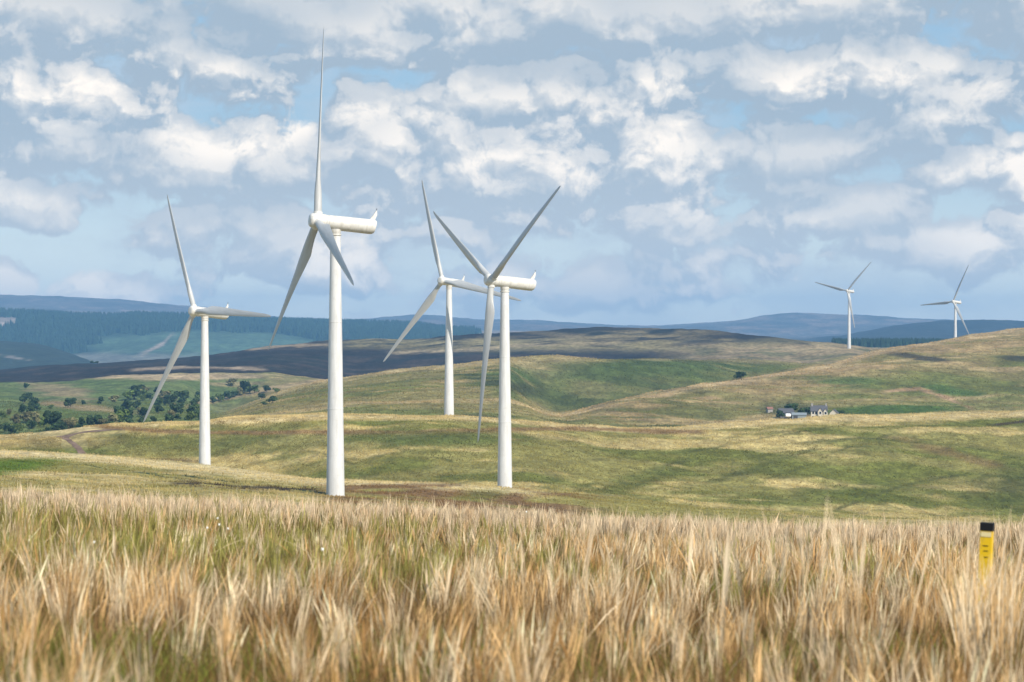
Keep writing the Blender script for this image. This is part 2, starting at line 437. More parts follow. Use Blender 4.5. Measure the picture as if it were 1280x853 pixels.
def cover_hill(P, Y, X, D):
    n = fbm(X / 45, D / 30, 4, 41); n2 = fbm(X / 14, D / 10, 4, 42)
    lay = fbm((X + D * .5) / 120, (D - X * .4) / 18, 4, 43)
    col = np.broadcast_to(np.array([.195, .168, .064]), P.shape + (3,)).copy()
    col = blend(col, sst(lay + n2 * .6, 0, .22) * .85, np.array([.36, .27, .135]))
    col = blend(col, sst(n - lay * .5, .04, .22) * .75, np.array([.11, .13, .03]))
    # the middle hill: pasture with straw drifts and dark rush beds
    col = blend(col, spot(P, Y, 790, 462, 190, 13, 3, .4, n2 * 1.2) * sst(P, 560, 640) * (1 - sst(P, 960, 1010)) * .9, np.array([.044, .074, .017]))
    col = blend(col, spot(P, Y, 640, 485, 60, 12, -14, .5, n2 * 1.2) * .8, np.array([.052, .08, .018]))
    col = blend(col, spot(P, Y, 720, 502, 110, 7, -13, .5, n2 * 2) * .75, np.array([.038, .042, .020]))
    col = blend(col, spot(P, Y, 800, 479, 60, 5, -8, .5, n2 * 2) * .8, np.array([.032, .036, .020]))
    col = blend(col, spot(P, Y, 590, 520, 40, 4, -6, .5, n2 * 2) * .7, np.array([.03, .034, .018]))
    col = blend(col, band(P, Y, [(690, 447), (780, 443), (900, 447), (1010, 452)], 5, n2 * 8) * .5, TAN)
    # brown hill with the two far turbines
    top = np.interp(P, [760, 860, 960, 1040, 1100, 1190, 1280], [503, 484, 469, 454, 438, 424, 411])
    col = blend(col, sst(P, 700, 780) * (1 - sst(Y - top, 14, 46)) * sst(Y - top, -4, -1) * .75 * sst(n2 + n, -.25, .15), np.array([.31, .215, .11]))
    col = blend(col, spot(P, Y, 1150, 447, 45, 3, -8, .5, n2 * 2) * .9, np.array([.05, .045, .034]))
    col = blend(col, spot(P, Y, 1275, 449, 20, 3.5, -4, .5, n2) * .9, np.array([.045, .045, .032]))
    col = blend(col, spot(P, Y, 1060, 477, 40, 6, 0, .5, n2 * 1.5) * .8, np.array([.075, .12, .03]))
    col = blend(col, spot(P, Y, 1190, 489, 40, 6, -10, .5, n2 * 1.3) * .9, np.array([.072, .12, .028]))
    col = blend(col, band(P, Y, [(1105, 489), (1150, 486), (1190, 500), (1215, 512)], 2.2, n2 * 5) * .9, np.array([.33, .215, .125]))
    col = blend(col, spot(P, Y, 1115, 512, 95, 6, 2, .4, n2 * .9), np.array([.06, .10, .018]))
    col = blend(col, spot(P, Y, 985, 512, 40, 9, 0, .5, n2 * .7) * .7, np.array([.06, .07, .03]))
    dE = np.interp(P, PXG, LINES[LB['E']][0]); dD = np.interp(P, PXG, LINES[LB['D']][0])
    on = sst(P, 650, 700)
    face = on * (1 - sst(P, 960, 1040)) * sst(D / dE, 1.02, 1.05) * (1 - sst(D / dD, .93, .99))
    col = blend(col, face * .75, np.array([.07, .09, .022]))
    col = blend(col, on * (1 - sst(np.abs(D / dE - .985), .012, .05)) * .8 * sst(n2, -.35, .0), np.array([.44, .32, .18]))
    col = blend(col, on * (1 - sst(P, 880, 960)) * sst(Y - np.interp(P, [690, 850, 960], [520, 486, 486]), 3, 12) * (1 - sst(n2 + lay, -.02, .14)) * .55, np.array([.10, .115, .028]))
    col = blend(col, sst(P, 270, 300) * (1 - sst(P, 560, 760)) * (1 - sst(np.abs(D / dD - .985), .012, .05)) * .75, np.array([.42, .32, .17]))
    # fields of the valley on the left
    left = 1 - sst(P - (Y - 470) * -1.2, 330, 350)
    fld = left * sst(Y, 470, 476)
    col = blend(col, fld * .95, np.array([.082, .118, .034]))
    col = blend(col, fld * sst(n2 + n * .7, .02, .16) * .6, np.array([.13, .155, .05]))
    col = blend(col, left * spot(P, Y, 75, 490, 40, 9, -12, .5, n2 * 2) * .8, TAN * .8)
    col = blend(col, left * spot(P, Y, 115, 511, 55, 3.5, -5, .5, n2 * 1.5) * .85, TAN * .85)
    col = blend(col, left * spot(P, Y, 70, 504, 22, 4, 0, .5, n2 * 1.5) * .85, TAN * .8)
    col = blend(col, spot(P, Y, 225, 471, 110, 4.5, 0, .4, n2 * 1.2) * .9, np.array([.36, .27, .165]))
    col = blend(col, left * spot(P, Y, 300, 480, 40, 3, 0, .5, n2) * .7, TAN * .85)
    col = blend(col, band(P, Y, [(235, 508), (300, 494), (360, 482), (420, 472)], 3.0, n2 * 4) * .8, np.array([.33, .24, .13]))
    col = blend(col, sst(P, 250, 280) * (1 - sst(P, 380, 460)) * sst(Y, 500, 508) * .35, np.array([.24, .20, .09]))
    return col


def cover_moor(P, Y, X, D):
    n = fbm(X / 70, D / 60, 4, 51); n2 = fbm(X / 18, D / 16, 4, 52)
    col = np.broadcast_to(HEATH_SHADED, P.shape + (3,)).copy()
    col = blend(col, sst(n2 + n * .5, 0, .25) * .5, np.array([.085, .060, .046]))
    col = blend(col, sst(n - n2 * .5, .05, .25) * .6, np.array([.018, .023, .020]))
    hi = sst(P, 380, 470)
    col = blend(col, hi * band(P, Y, [(300, 437), (400, 429), (470, 429), (560, 432), (640, 432), (760, 432), (1300, 440)], 7, n2 * 12) * .8 * sst(n2, -.3, .1), np.array([.27, .225, .11]))
    col = blend(col, band(P, Y, [(490, 441), (580, 437), (680, 431), (780, 428)], 1.8, n2 * 6) * .8, np.array([.32, .25, .15]))
    col = blend(col, band(P, Y, [(310, 437), (360, 432), (410, 431)], 1.8, n2 * 4) * .8, np.array([.36, .27, .17]))
    col = blend(col, band(P, Y, [(165, 463), (230, 459), (330, 462)], 1.6, n2 * 5) * .75, np.array([.38, .29, .20]))
    col = blend(col, spot(P, Y, 800, 420, 110, 9, 4, .5, n2 * 1.2) * .85 * sst(n2, -.25, .1), np.array([.22, .175, .09]))
    col = blend(col, spot(P, Y, 690, 418, 60, 3, -6, .5, n2) * .5, np.array([.19, .15, .085]))
    col = blend(col, spot(P, Y, 865, 430, 28, 3, 0, .5, n2 * 2) * .8, np.array([.035, .034, .028]))
    col = blend(col, sst(P, 800, 900) * sst(Y, 426, 434) * .85, np.array([.30, .225, .125]))
    col = blend(col, sst(P, 800, 900) * sst(Y, 430, 438) * sst(n2, .0, .14) * .7, np.array([.085, .095, .04]))
    col = blend(col, spot(P, Y, 1000, 424, 90, 5, 5, .5, n2) * .7, np.array([.115, .10, .05]))
    return col


def cover_far(P, Y, X, D):
    n = fbm(X / 260, D / 300, 4, 61); n2 = fbm(X / 60, D / 90, 4, 62)
    col = np.broadcast_to(FOREST, P.shape + (3,)).copy()
    left = 1 - sst(P, 560, 640)
    near = 1 - sst(D, 3300, 3700)
    col = blend(col, near * .9, np.array([.030, .04, .030]))
    col = blend(col, sst(P, 930, 1000) * .9, np.array([.034, .036, .036]))
    col = blend(col, left * spot(P, Y, 260, 432, 150, 19, 0, .25, n2 * .6) * sst(D, 3600, 3900), np.array([.07, .115, .062]))
    col = blend(col, left * spot(P, Y, 150, 450, 95, 9, 0, .4, n2 * 1.4) * .9 * sst(D, 3300, 3700), np.array([.17, .16, .125]))
    col = blend(col, left * band(P, Y, [(178, 443), (190, 437), (205, 430), (214, 418)], 2.2, n2 * 4), np.array([.33, .26, .20]))
    col = blend(col, left * spot(P, Y, 0, 404, 30, 8, 8, .4, n2), np.array([.30, .24, .20]))
    col = blend(col, left * spot(P, Y, 10, 446, 30, 1.6, -9, .4, n2) * near, np.array([.2, .17, .15]))
    mid = sst(P, 560, 620) * (1 - sst(P, 960, 1040))
    col = blend(col, mid * .9, np.array([.12, .10, .08]))
    col = blend(col, spot(P, Y, 640, 416, 90, 4, 0, .5, n2) * .8, np.array([.30, .23, .17]))
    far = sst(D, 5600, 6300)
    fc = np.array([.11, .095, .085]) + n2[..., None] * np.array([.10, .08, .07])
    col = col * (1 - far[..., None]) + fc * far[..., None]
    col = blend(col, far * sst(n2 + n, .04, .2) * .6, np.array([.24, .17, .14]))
    return col


def ground_mat(name, scales, bump, straw=None):
    m, n, b = principled(name, rough=.95, spec=.1)
    geo = n.N.new('ShaderNodeNewGeometry'); pos = geo.outputs['Position']
    col = n.attr('Col')
    for sc_, amt, str_ in scales:
        t = n.noise(n.v('MULTIPLY', pos, (1, str_, 1)), sc_, 5, .65)
        k = n.sm(t, .28, .72, 1 - amt, 1 + amt * .9)
        col = n.mix(1.0, col, n.comb(k, k, k), 'MULTIPLY')
    if straw:
        t = n.noise(pos, straw[0], 4, .7)
        col = n.mix(n.sm(t, straw[1], straw[1] + .16, 0, straw[2]), col, rgb(*straw[3]))
    n.put(b.inputs['Base Color'], col)
    bp = n.N.new('ShaderNodeBump'); bp.inputs['Strength'].default_value = 1.0; bp.inputs['Distance'].default_value = bump
    n.put(bp.inputs['Height'], n.noise(pos, scales[-1][0] * .8, 5, .7)); n.put(b.inputs['Normal'], bp.outputs[0])
    return m


M_FIELD = ground_mat('meadow_soil', [(2.0, .3, 1), (14, .4, 1)], .04)
M_SHELF = ground_mat('rough_pasture', [(.12, .18, .6), (.6, .38, .6), (2.6, .30, .5)], .1)
M_SIDE = ground_mat('moor_grass_slope', [(.06, .16, .6), (.35, .38, .6), (1.7, .32, .5)], .14)
M_HILL = ground_mat('hill_pasture', [(.03, .18, .6), (.16, .36, .6), (.75, .32, .5)], .22)
M_MOOR = ground_mat('shadowed_heather_moor', [(.015, .2, .6), (.09, .3, .6), (.4, .4, .5)], .8)
M_FAR = ground_mat('far_upland', [(.004, .15, .6), (.02, .25, .6), (.09, .35, .5)], 3.0)

PCOL = np.unique(np.concatenate([np.linspace(-640, -60, 60), np.arange(-60, 1341, 3.0), np.linspace(1340, 1920, 60)]))


def sheet(name, d0, d1, rows, cover, mat, label, cat, PCOL=PCOL):
    """a sheet of ground between two distances (both ends lie in hidden dips)"""
    ss = np.linspace(0, 1, rows)
    dd0 = np.broadcast_to(np.interp(PCOL, PXG, d0) if np.ndim(d0) else d0, PCOL.shape); dd1 = np.broadcast_to(np.interp(PCOL, PXG, d1) if np.ndim(d1) else d1, PCOL.shape)
    D = np.exp(np.log(dd0)[None, :] * (1 - ss[:, None]) + np.log(dd1)[None, :] * ss[:, None])
    P = np.broadcast_to(PCOL[None, :], D.shape)
    Z = ground(P, D); X = (P - CX) / F_PX * D; Y = HY - F_PX * Z / D
    cols = cover(P, Y, X, D).reshape(-1, 3)
    V = np.stack([X, D, Z], -1).reshape(-1, 3)
    nr, nc = D.shape
    i = (np.arange(nr - 1)[:, None] * nc + np.arange(nc - 1)[None, :]).ravel()
    me = np_mesh(name, V, np.stack([i, i + 1, i + nc + 1, i + nc], -1), cols=np.clip(cols, .004, 1), smooth=True)
    o = link(name, me, mat); tag(o, label, cat, kind='structure')
    return o


V2 = LINES[11][0]; V3 = LINES[13][0]
LB = {l: i for i, l in enumerate(['a', 'b', 'c', 'd', 'e', 'f', 'g', 'brow', 'dip1', 'shelf', 'bl', 'v2', 'cl', 'v3', 'E', 'ED', 'D', 'DG', 'G', 'F', 'v5', 'H2', 'v6', 'H', 'v7', 'I', 'end'])}
dip = LINES[LB['dip1']][0]
sheet('meadow', 1.5, dip, 90, cover_field, M_FIELD, 'ground of the straw coloured meadow', 'ground',
      np.concatenate([np.linspace(-9000, -700, 90), PCOL, np.linspace(1980, 10300, 90)]))
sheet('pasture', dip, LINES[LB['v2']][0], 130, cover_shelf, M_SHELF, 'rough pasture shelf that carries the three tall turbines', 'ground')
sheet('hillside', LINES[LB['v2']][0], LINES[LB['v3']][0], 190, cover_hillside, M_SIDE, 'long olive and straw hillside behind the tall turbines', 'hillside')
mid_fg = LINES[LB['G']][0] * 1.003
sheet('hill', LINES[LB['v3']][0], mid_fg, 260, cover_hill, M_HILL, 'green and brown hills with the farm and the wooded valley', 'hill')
sheet('moor', mid_fg, LINES[LB['v5']][0], 130, cover_moor, M_MOOR, 'heather moor ridge along the skyline, darkened by painted cloud shadow', 'moor')
sheet('far_hills', LINES[LB['v5']][0], 9000, 240, cover_far, M_FAR, 'far blue hills under the clouds', 'hills')

# ---- dirt track climbing over the hillside
def track():
    pts = [(104, 569, 9), (100, 563, 9), (93, 556, 8), (83, 549, 8), (76, 546, 20), (92, 542.5, 62), (118, 539, 50), (150, 536.5, 14)]
    cl_ = []
    for px, py, w in pts: cl_.append((px, py, w))
    p = np.array(cl_, float); t = np.linspace(0, len(p) - 1, 60)
    px = np.interp(t, range(len(p)), p[:, 0]); py = np.interp(t, range(len(p)), p[:, 1]); w = np.interp(t, range(len(p)), p[:, 2])
    k = np.ones(7) / 7
    sm_ = lambda a: np.convolve(np.pad(a, 3, mode='edge'), k, 'valid')
    px, py, w = sm_(px), sm_(py), sm_(w)
    V = []; nc = 9
    for a, b, c in zip(px, py, w):
        d = depth_at(a, b, 470, 560)
        for j in range(nc):
            q_ = a + (j / (nc - 1) - .5) * c * (1 + .12 * math.sin(j * 3 + a))
            V.append((at(q_, d), d, float(ground(np.array([q_]), np.array([d]))[0]) + .05))
    i = (np.arange(59)[:, None] * nc + np.arange(nc - 1)[None, :]).ravel()
    me = np_mesh('path', np.array(V), np.stack([i, i + 1, i + nc + 1, i + nc], -1), smooth=True)
    m, n, b = principled('track_earth', rough=.95, spec=.1)
    geo = n.N.new('ShaderNodeNewGeometry')
    n.put(b.inputs['Base Color'], n.mix(n.sm(n.noise(geo.outputs['Position'], .5, 6, .65), .35, .65), rgb(.13, .085, .06), rgb(.23, .16, .12)))
    tag(link('path', me, m), 'bare brown dirt track climbing the hillside', 'track', kind='structure')


track()

# ------------------------------------------------------------------ wind turbines
def paint_mat(name, col, dirt):
    m, n, b = principled(name, rough=.38, spec=.4)
    tcn = n.N.new('ShaderNodeTexCoord'); p = tcn.outputs['Object']
    t = n.noise(n.v('MULTIPLY', p, (3, 3, .35)), 1.0, 6, .6)
    t2 = n.noise(p, 2.2, 6, .7)
    c = n.mix(n.sm(t, .38, .72, 0, dirt), rgb(*col), rgb(col[0] * .72, col[1] * .71, col[2] * .68))
    c = n.mix(n.sm(t2, .52, .74, 0, dirt * .6), c, rgb(.42, .40, .36))
    n.put(b.inputs['Base Color'], c)
    n.put(b.inputs['Roughness'], n.sm(t2, .3, .7, .34, .5))
    return m


M_TOWER = paint_mat('white_tower_paint', (.63, .64, .655), .6)
M_NAC = paint_mat('white_nacelle_paint', (.65, .64, .62), .8)
M_BLADE = paint_mat('pale_grey_blade_gelcoat', (.45, .46, .47), .6)
M_DARK, _n, _b = principled('dark_grey_metal', (.06, .06, .065), .5)
RAD = 22.0


def ring(bm, c, ax, bx, r, n=32):
    return [bm.verts.new(c + ax * (r * math.cos(2 * math.pi * k / n)) + bx * (r * math.sin(2 * math.pi * k / n))) for k in range(n)]


def lathe(bm, prof, o=Vector((0, 0, 0)), axis=Vector((0, 0, 1)), n=32, cap=True):
    """prof: (distance along axis, radius)"""
    ax = axis.orthogonal().normalized(); bx = axis.cross(ax).normalized()
    rs = [ring(bm, o + axis * h, ax, bx, r, n) for h, r in prof]
    for a, b in zip(rs, rs[1:]):
        for k in range(n): bm.faces.new((a[k], a[(k + 1) % n], b[(k + 1) % n], b[k]))
    if cap:
        bm.faces.new(rs[0][::-1]); bm.faces.new(rs[-1])
    return rs


def blade_mesh():
    bm = bmesh.new(); NS, NP = 44, 28
    rings = []
    for i in range(NS + 1):
        r = (i / NS); r = .03 + .97 * r ** 1.0
        span = r * RAD
        tr = sst(np.array(r), .05, .20)                       # round root to aerofoil
        chord = np.interp(r, [.03, .06, .12, .20, .30, .5, .75, .93, .985, 1.0], [.86, .86, 1.15, 1.66, 1.55, 1.18, .80, .52, .34, .06])
        thick = np.interp(r, [.03, .06, .2, .4, .7, 1.0], [1.0, 1.0, .34, .22, .17, .14])
        beta = R(np.interp(r, [.03, .2, .4, .7, 1.0], [22, 19, 10, 4, 1.5]) + 2)
        bend = -.25 * r * r                                     # slight deflection downwind
        vs = []
        for k in range(NP):
            a = 2 * math.pi * k / NP
            cxr, cyr = .43 * math.cos(a), .43 * math.sin(a)
            xc = .5 * (1 + math.cos(a))                         # 1 = leading edge here
            s_ = 1 - xc
            yt = 5 * thick * (.2969 * math.sqrt(max(s_, 0)) - .126 * s_ - .3516 * s_ ** 2 + .2843 * s_ ** 3 - .1036 * s_ ** 4)
            ya = (yt if math.sin(a) >= 0 else -yt) + .03 * (1 - (2 * s_ - 1) ** 2)
            xa, ya = (xc - .68) * chord, ya * chord
            x = cxr * (1 - tr) + xa * tr; y = cyr * (1 - tr) + ya * tr
            # x along leading edge (local X), y towards the wind (local -Y)
            X = x * math.cos(beta) - y * math.sin(beta)
            Yw = x * math.sin(beta) + y * math.cos(beta)
            vs.append(bm.verts.new((X, -(Yw + bend), span)))
        rings.append(vs)
    for a, b in zip(rings, rings[1:]):
        for k in range(NP): bm.faces.new((a[k], a[(k + 1) % NP], b[(k + 1) % NP], b[k]))
    bm.faces.new(rings[0][::-1]); bm.faces.new(rings[-1])
    return bm_mesh('blade', bm, True, 60)


def nacelle_mesh():
    bm = bmesh.new(); Y = Vector((0, 1, 0))
    lathe(bm, [(-1.12, .74), (-1.1, .77), (1.0, .81), (3.9, .82), (4.25, .79), (4.42, .70)], axis=Y)
    bmesh.ops.translate(bm, verts=bm.verts, vec=(0, 0, .0))
    for v in bm.verts:                                          # rear end slants under
        if v.co.y > 3.5: v.co.y += .18 * v.co.z
    return bm_mesh('nacelle', bm, True, 35)


def hub_mesh():
    bm = bmesh.new(); Y = Vector((0, 1, 0))
    lathe(bm, [(-2.95, .28), (-2.93, .55), (-2.80, .71), (-2.62, .79), (-1.2, .82), (-1.14, .79)], axis=Y)
    for k in range(3):                                          # collars for the blade roots
        g = 2 * math.pi * k / 3
        lathe(bm, [(.5, .50), (.98, .50), (1.0, .47)], o=Vector((0, -2.0, 0)), axis=Vector((math.sin(g), 0, math.cos(g))), n=24)
    return bm_mesh('hub', bm, True, 35)


def fin_mesh():
    bm = bmesh.new()
    prof = [(3.70, .74), (4.34, .74), (4.58, 1.38), (4.50, 1.84), (4.42, 1.86), (4.18, 1.30)]
    l = [bm.verts.new((-.13 if z < 1 else -.06, y, z)) for y, z in prof]; r_ = [bm.verts.new((.13 if z < 1 else .06, y, z)) for y, z in prof]
    bm.faces.new(l); bm.faces.new(r_[::-1])
    for i in range(len(prof)): bm.faces.new((l[i], l[(i + 1) % 6], r_[(i + 1) % 6], r_[i]))
    bmesh.ops.bevel(bm, geom=bm.edges[:], offset=.03, segments=2, affect='EDGES')
    return bm_mesh('fin', bm, True, 40)


def sensor_mesh():
    bm = bmesh.new()
    lathe(bm, [(0, .03), (.14, .03)], o=Vector((0, 4.46, 1.84)), n=10)
    lathe(bm, [(0, .03), (.01, .06), (.07, .06), (.08, .03)], o=Vector((0, 4.46, 1.97)), n=10)
    return bm_mesh('wind_sensor', bm)


ME_BLADE, ME_NAC, ME_HUB, ME_FIN, ME_SENS = blade_mesh(), nacelle_mesh(), hub_mesh(), fin_mesh(), sensor_mesh()
OVER = 2.0
GT = 'wind turbines spread over the moorland'


def turbine(hx, hy, D, a, tilt, th, label, minh=0):
    a = R(a); tilt = R(tilt); th = R(th)
    hub = Vector((at(hx, D), D, -(hy - HY) / F_PX * D))
    Rz = Matrix.Rotation(-a, 4, 'Z'); Rx = Matrix.Rotation(-tilt, 4, 'X')
    off = Rz @ Rx @ Vector((0, -OVER, 0))
    top = hub - off                                             # centre of the nacelle above the tower
    zb = gz(top.x, top.y) - .15
    H = top.z - zb
    t = empty('wind_turbine', (top.x, top.y, zb), -a); tag(t, label, 'wind turbine', GT)
    bm = bmesh.new()
    prof = [(0, 1.04), (.10, 1.04), (.12, 1.0)]
    for j in range(1, 13):
        f_ = j / 12; prof.append((.12 + (H - 1.55) * f_, 1.0 + (.56 - 1.0) * f_))
        if j in (4, 8):
            r_ = 1.0 + (.56 - 1.0) * f_; h_ = .12 + (H - 1.55) * f_
            prof += [(h_ + .01, r_ + .018), (h_ + .12, r_ + .018), (h_ + .13, r_ - .002)]
    lathe(bm, prof, n=40)
    link('tower', bm_mesh('tower', bm, True, 50), M_TOWER, t)
    bm = bmesh.new(); lathe(bm, [(H - 1.42, .58), (H - 1.36, .64), (H - 1.22, .64), (H - 1.2, .50), (H - 1.05, .60), (H - .70, .60)], n=32)
    link('yaw_ring', bm_mesh('yaw_ring', bm, True, 40), M_NAC, t)
    def part(name, me, mat, par, rot=None, loc=(0, 0, H)):
        o = link(name, me, mat, par)
        if par is t: o.matrix_local = Matrix.Translation(loc) @ (rot if rot is not None else Rx)
        return o
    nac = part('nacelle', ME_NAC, M_NAC, t)
    fin = part('fin', ME_FIN, M_NAC, nac); part('wind_sensor', ME_SENS, M_DARK, nac)
    part('hub', ME_HUB, M_NAC, t, Rx @ Matrix.Rotation(th, 4, 'Y'))
    for k in range(3):
        g = th + k * 2 * math.pi / 3
        part('blade', ME_BLADE, M_BLADE, t, Matrix.Translation(Rx @ Vector((0, -OVER, 0))) @ Rx @ Matrix.Rotation(g, 4, 'Y') @ Matrix.Rotation(R(1.8), 4, 'X'))
    return t


turbine(243.3, 389.0, 465, 49.3, 5.3, 92.8, 'white turbine beside the brown track, one blade held level across its nacelle')
turbine(397.0, 276.3, 309, 72.7, 5.5, 229.9, 'largest white turbine, one thin blade pointing straight up into the clouds')
turbine(553.1, 351.3, 574, 40.5, 5.6, 101.3, 'slim white turbine with its foot just behind the olive hill crest')
turbine(614.5, 350.5, 383, 63.0, 5.6, 57.4, 'white turbine with two raised blades in a V and the third hanging by its tower')
turbine(1059.1, 363.6, 1591, 38.6, 5.2, 43.5, 'tiny far turbine on the moor with its whole tower down to the grass in view')
turbine(1191.4, 377.1, 1531, 46.6, 5.8, 25.4, 'tiny far turbine half hidden behind the brown hill, one blade pointing level')

# ------------------------------------------------------------------ trees of the valley
rng = np.random.default_rng(7); random.seed(7)


def leaf_mat(name, c0, c1):
    m, n, b = principled(name, rough=.8, spec=.15)
    oi = n.N.new('ShaderNodeObjectInfo'); geo = n.N.new('ShaderNodeNewGeometry')
    t = n.noise(geo.outputs['Position'], .9, 4, .6)
    c = n.mix(n.sm(t, .3, .7), rgb(*c0), rgb(*c1))
    k = n.sm(oi.outputs['Random'], 0, 1, .75, 1.25)
    n.put(b.inputs['Base Color'], n.mix(1.0, c, n.comb(k, k, k), 'MULTIPLY'))
    return m


M_LEAF = {'dark': leaf_mat('dark_green_leaves', (.020, .042, .016), (.05, .082, .025)),
          'mid': leaf_mat('mid_green_leaves', (.06, .095, .02), (.115, .16, .04)),
          'pale': leaf_mat('olive_grey_leaves', (.11, .11, .045), (.19, .17, .08))}
M_BARK, _n, _b = principled('grey_brown_bark', (.09, .07, .055), .9)


def crown_mesh(seed, w, h, h0, nl, cone=0.0, size=.1):
    """leaf clumps spread through a handful of lobes; unit tree is 1 tall"""
    g = np.random.default_rng(seed)
    lobes = []
    for k in range(9):
        a = g.uniform(0, 2 * math.pi); rr = g.uniform(.0, .55) * w
        zz = g.uniform(h0 + .14, .86); 
        if cone: rr *= max(.15, 1 - (zz - h0) / (1 - h0))
        lobes.append((rr * math.cos(a), rr * math.sin(a), zz, g.uniform(.28, .5) * w * (1 - cone * (zz - h0))))
    lobes.append((0, 0, .78, .42 * w)); lobes.append((0, 0, .5, .5 * w))
    V = []; Q = []
    for i in range(nl):
        lx, ly, lz, lr = lobes[g.integers(len(lobes))]
        v = g.normal(size=3); v /= np.linalg.norm(v); rad = lr * g.uniform(.45, 1.02) ** .6
        c = np.array([lx, ly, lz]) + v * rad * np.array([1, 1, .8])
        if c[2] < h0: c[2] = h0 + g.uniform(0, .1)
        nrm = v + g.normal(size=3) * .45; nrm /= np.linalg.norm(nrm)
        a = np.cross(nrm, [0.3, .2, 1]); a /= np.linalg.norm(a) + 1e-9; b = np.cross(nrm, a)
        s = size * g.uniform(.5, 1.1)
        j = len(V)
        for p, q_ in ((-1, -.7), (.8, -1), (1, .8), (-.7, 1)): V.append(c + a * p * s * g.uniform(.6, 1.1) + b * q_ * s * g.uniform(.6, 1.1))
        Q.append((j, j + 1, j + 2, j + 3))
    return np_mesh('crown', np.array(V), np.array(Q))


def trunk_mesh(seed, h):
    g = random.Random(seed); bm = bmesh.new()
    lathe(bm, [(-.04, .05), (.02, .034), (h * .6, .024), (h, .010)], n=8)
    for k in range(5):
        a = g.uniform(0, 6.28); z0 = g.uniform(.22, .5)
        ax = Vector((math.cos(a) * .7, math.sin(a) * .7, .75)).normalized()
        lathe(bm, [(0, .016), (.14, .011), (.28, .004)], o=Vector((0, 0, z0)), axis=ax, n=6)
    return bm_mesh('trunk', bm)


KIND = {}
for nm, mat, w, h0, nl, cone in (('dark_a', 'dark', .62, .12, 420, 0), ('dark_b', 'dark', .72, .1, 460, 0), ('mid', 'mid', .66, .1, 420, 0),
                                 ('pale', 'pale', .66, .08, 300, 0), ('cone', 'dark', .42, .06, 380, .8)):
    me = crown_mesh(len(KIND) + 3, w, 1, h0, nl, cone); me.materials.append(M_LEAF[mat])
    tm = trunk_mesh(len(KIND), .7); tm.materials.append(M_BARK)
    KIND[nm] = (me, tm)


def tree(px, py, hpx, kind, label, group=None, name='tree', dmin=700, dmax=1330, wide=1.0):
    d = depth_at(px, py, dmin, dmax); hgt = hpx / F_PX * d
    x = at(px, d)
    t = empty(name, (x, d, gz(x, d) - .05), random.uniform(0, 6.28)); s = hgt; t.scale = (s * wide, s * wide, s)
    tag(t, label, 'bush' if name == 'bush' else 'tree', group)
    me, tm = KIND[kind]
    link('crown', me, None, t); link('trunk', tm, None, t)
    return t


SOLO = [
    (32, 486, 7, 'dark_b', 'small dark tree standing against the field wall below the moor', 1.2),
    (66, 538, 23, 'dark_b', 'large round dark tree standing alone near the brow of the hill', 1.0),
    (88, 509, 11, 'dark_b', 'broad dark tree alone on the tan field, a small one close to its side', 1.35),
    (104, 507, 7, 'dark_a', 'small dark tree beside the broad dark tree on the tan field', .9),
    (63, 512, 6, 'mid', 'little round tree at the end of the tan strip', 1.2),
    (126, 505, 10, 'cone', 'pointed dark tree standing alone on the pale green field', 1.6),
    (142, 503, 9, 'pale', 'rounded olive tree next to the pointed dark tree', 1.5),
    (163, 524, 15, 'cone', 'tall pointed conifer rising out of the valley wood', 1.2),
    (289, 483, 10, 'pale', 'pale olive tree at the top edge of the field', 1.3),
    (305, 492, 15, 'dark_b', 'big dark tree at the upper end of the wood', 1.1),
    (333, 491, 9, 'dark_a', 'dark tree standing clear of the wood by the spur', 1.2),
    (346, 491, 6, 'mid', 'low green tree between the spur and the moor', 1.5),
    (925, 474, 9, 'dark_b', 'dark clump of a tree alone on the long green pasture', 1.7),
]
for px, py, h, k, lab, wd in SOLO: tree(px, py, h, k, lab, wide=wd)
for px, py, h, k, lab, wd in ((341, 504, 9, 'dark_a', 'largest dark bush on the straw spur', 1.6), (327, 499, 7, 'dark_b', 'dark bush on the straw spur, above the largest one', 1.3),
                              (330, 507, 5, 'dark_a', 'smallest low bush on the straw spur', 1.8)):
    tree(px, py, h, k, lab, name='bush', wide=wd)
for px, py, h, k in ((30, 505, 13, 'dark_a'), (37, 501, 10, 'dark_b'), (43, 511, 14, 'dark_a'), (28, 518, 12, 'dark_b'), (38, 517, 11, 'dark_a'), (46, 514, 9, 'dark_b')):
    tree(px, py, h, k, 'dark tree in the tight clump between green fields', 'trees of the clump between the green fields')
for px, py, h, k in ((11, 520, 9, 'pale'), (3, 524, 10, 'mid'), (20, 531, 14, 'pale'), (33, 529, 15, 'pale'), (45, 532, 17, 'pale'), (55, 535, 12, 'mid'), (24, 541, 12, 'mid'),
                     (85, 537, 14, 'pale'), (92, 533, 12, 'pale'), (-14, 528, 13, 'pale'), (131, 536, 13, 'pale')):
    tree(px, py, h, k, 'olive grey tree in the thin copse along the valley bottom', 'olive trees of the valley bottom')
for px, py, h, k in ((8, 541, 13, 'dark_a'), (14, 543, 11, 'dark_b'), (-3, 540, 14, 'dark_a'), (36, 535, 10, 'dark_a'), (41, 537, 10, 'dark_b'), (76, 539, 14, 'dark_a')):
    tree(px, py, h, k, 'dark tree at the foot of the olive copse', 'dark trees of the valley bottom')
wood = [(102, 537, 17), (112, 537, 19), (123, 536, 17), (140, 535, 18), (150, 530, 18), (147, 521, 12), (157, 513, 11), (160, 501, 13), (168, 500, 18), (176, 493, 12), (181, 497, 10)]
g2 = random.Random(11)
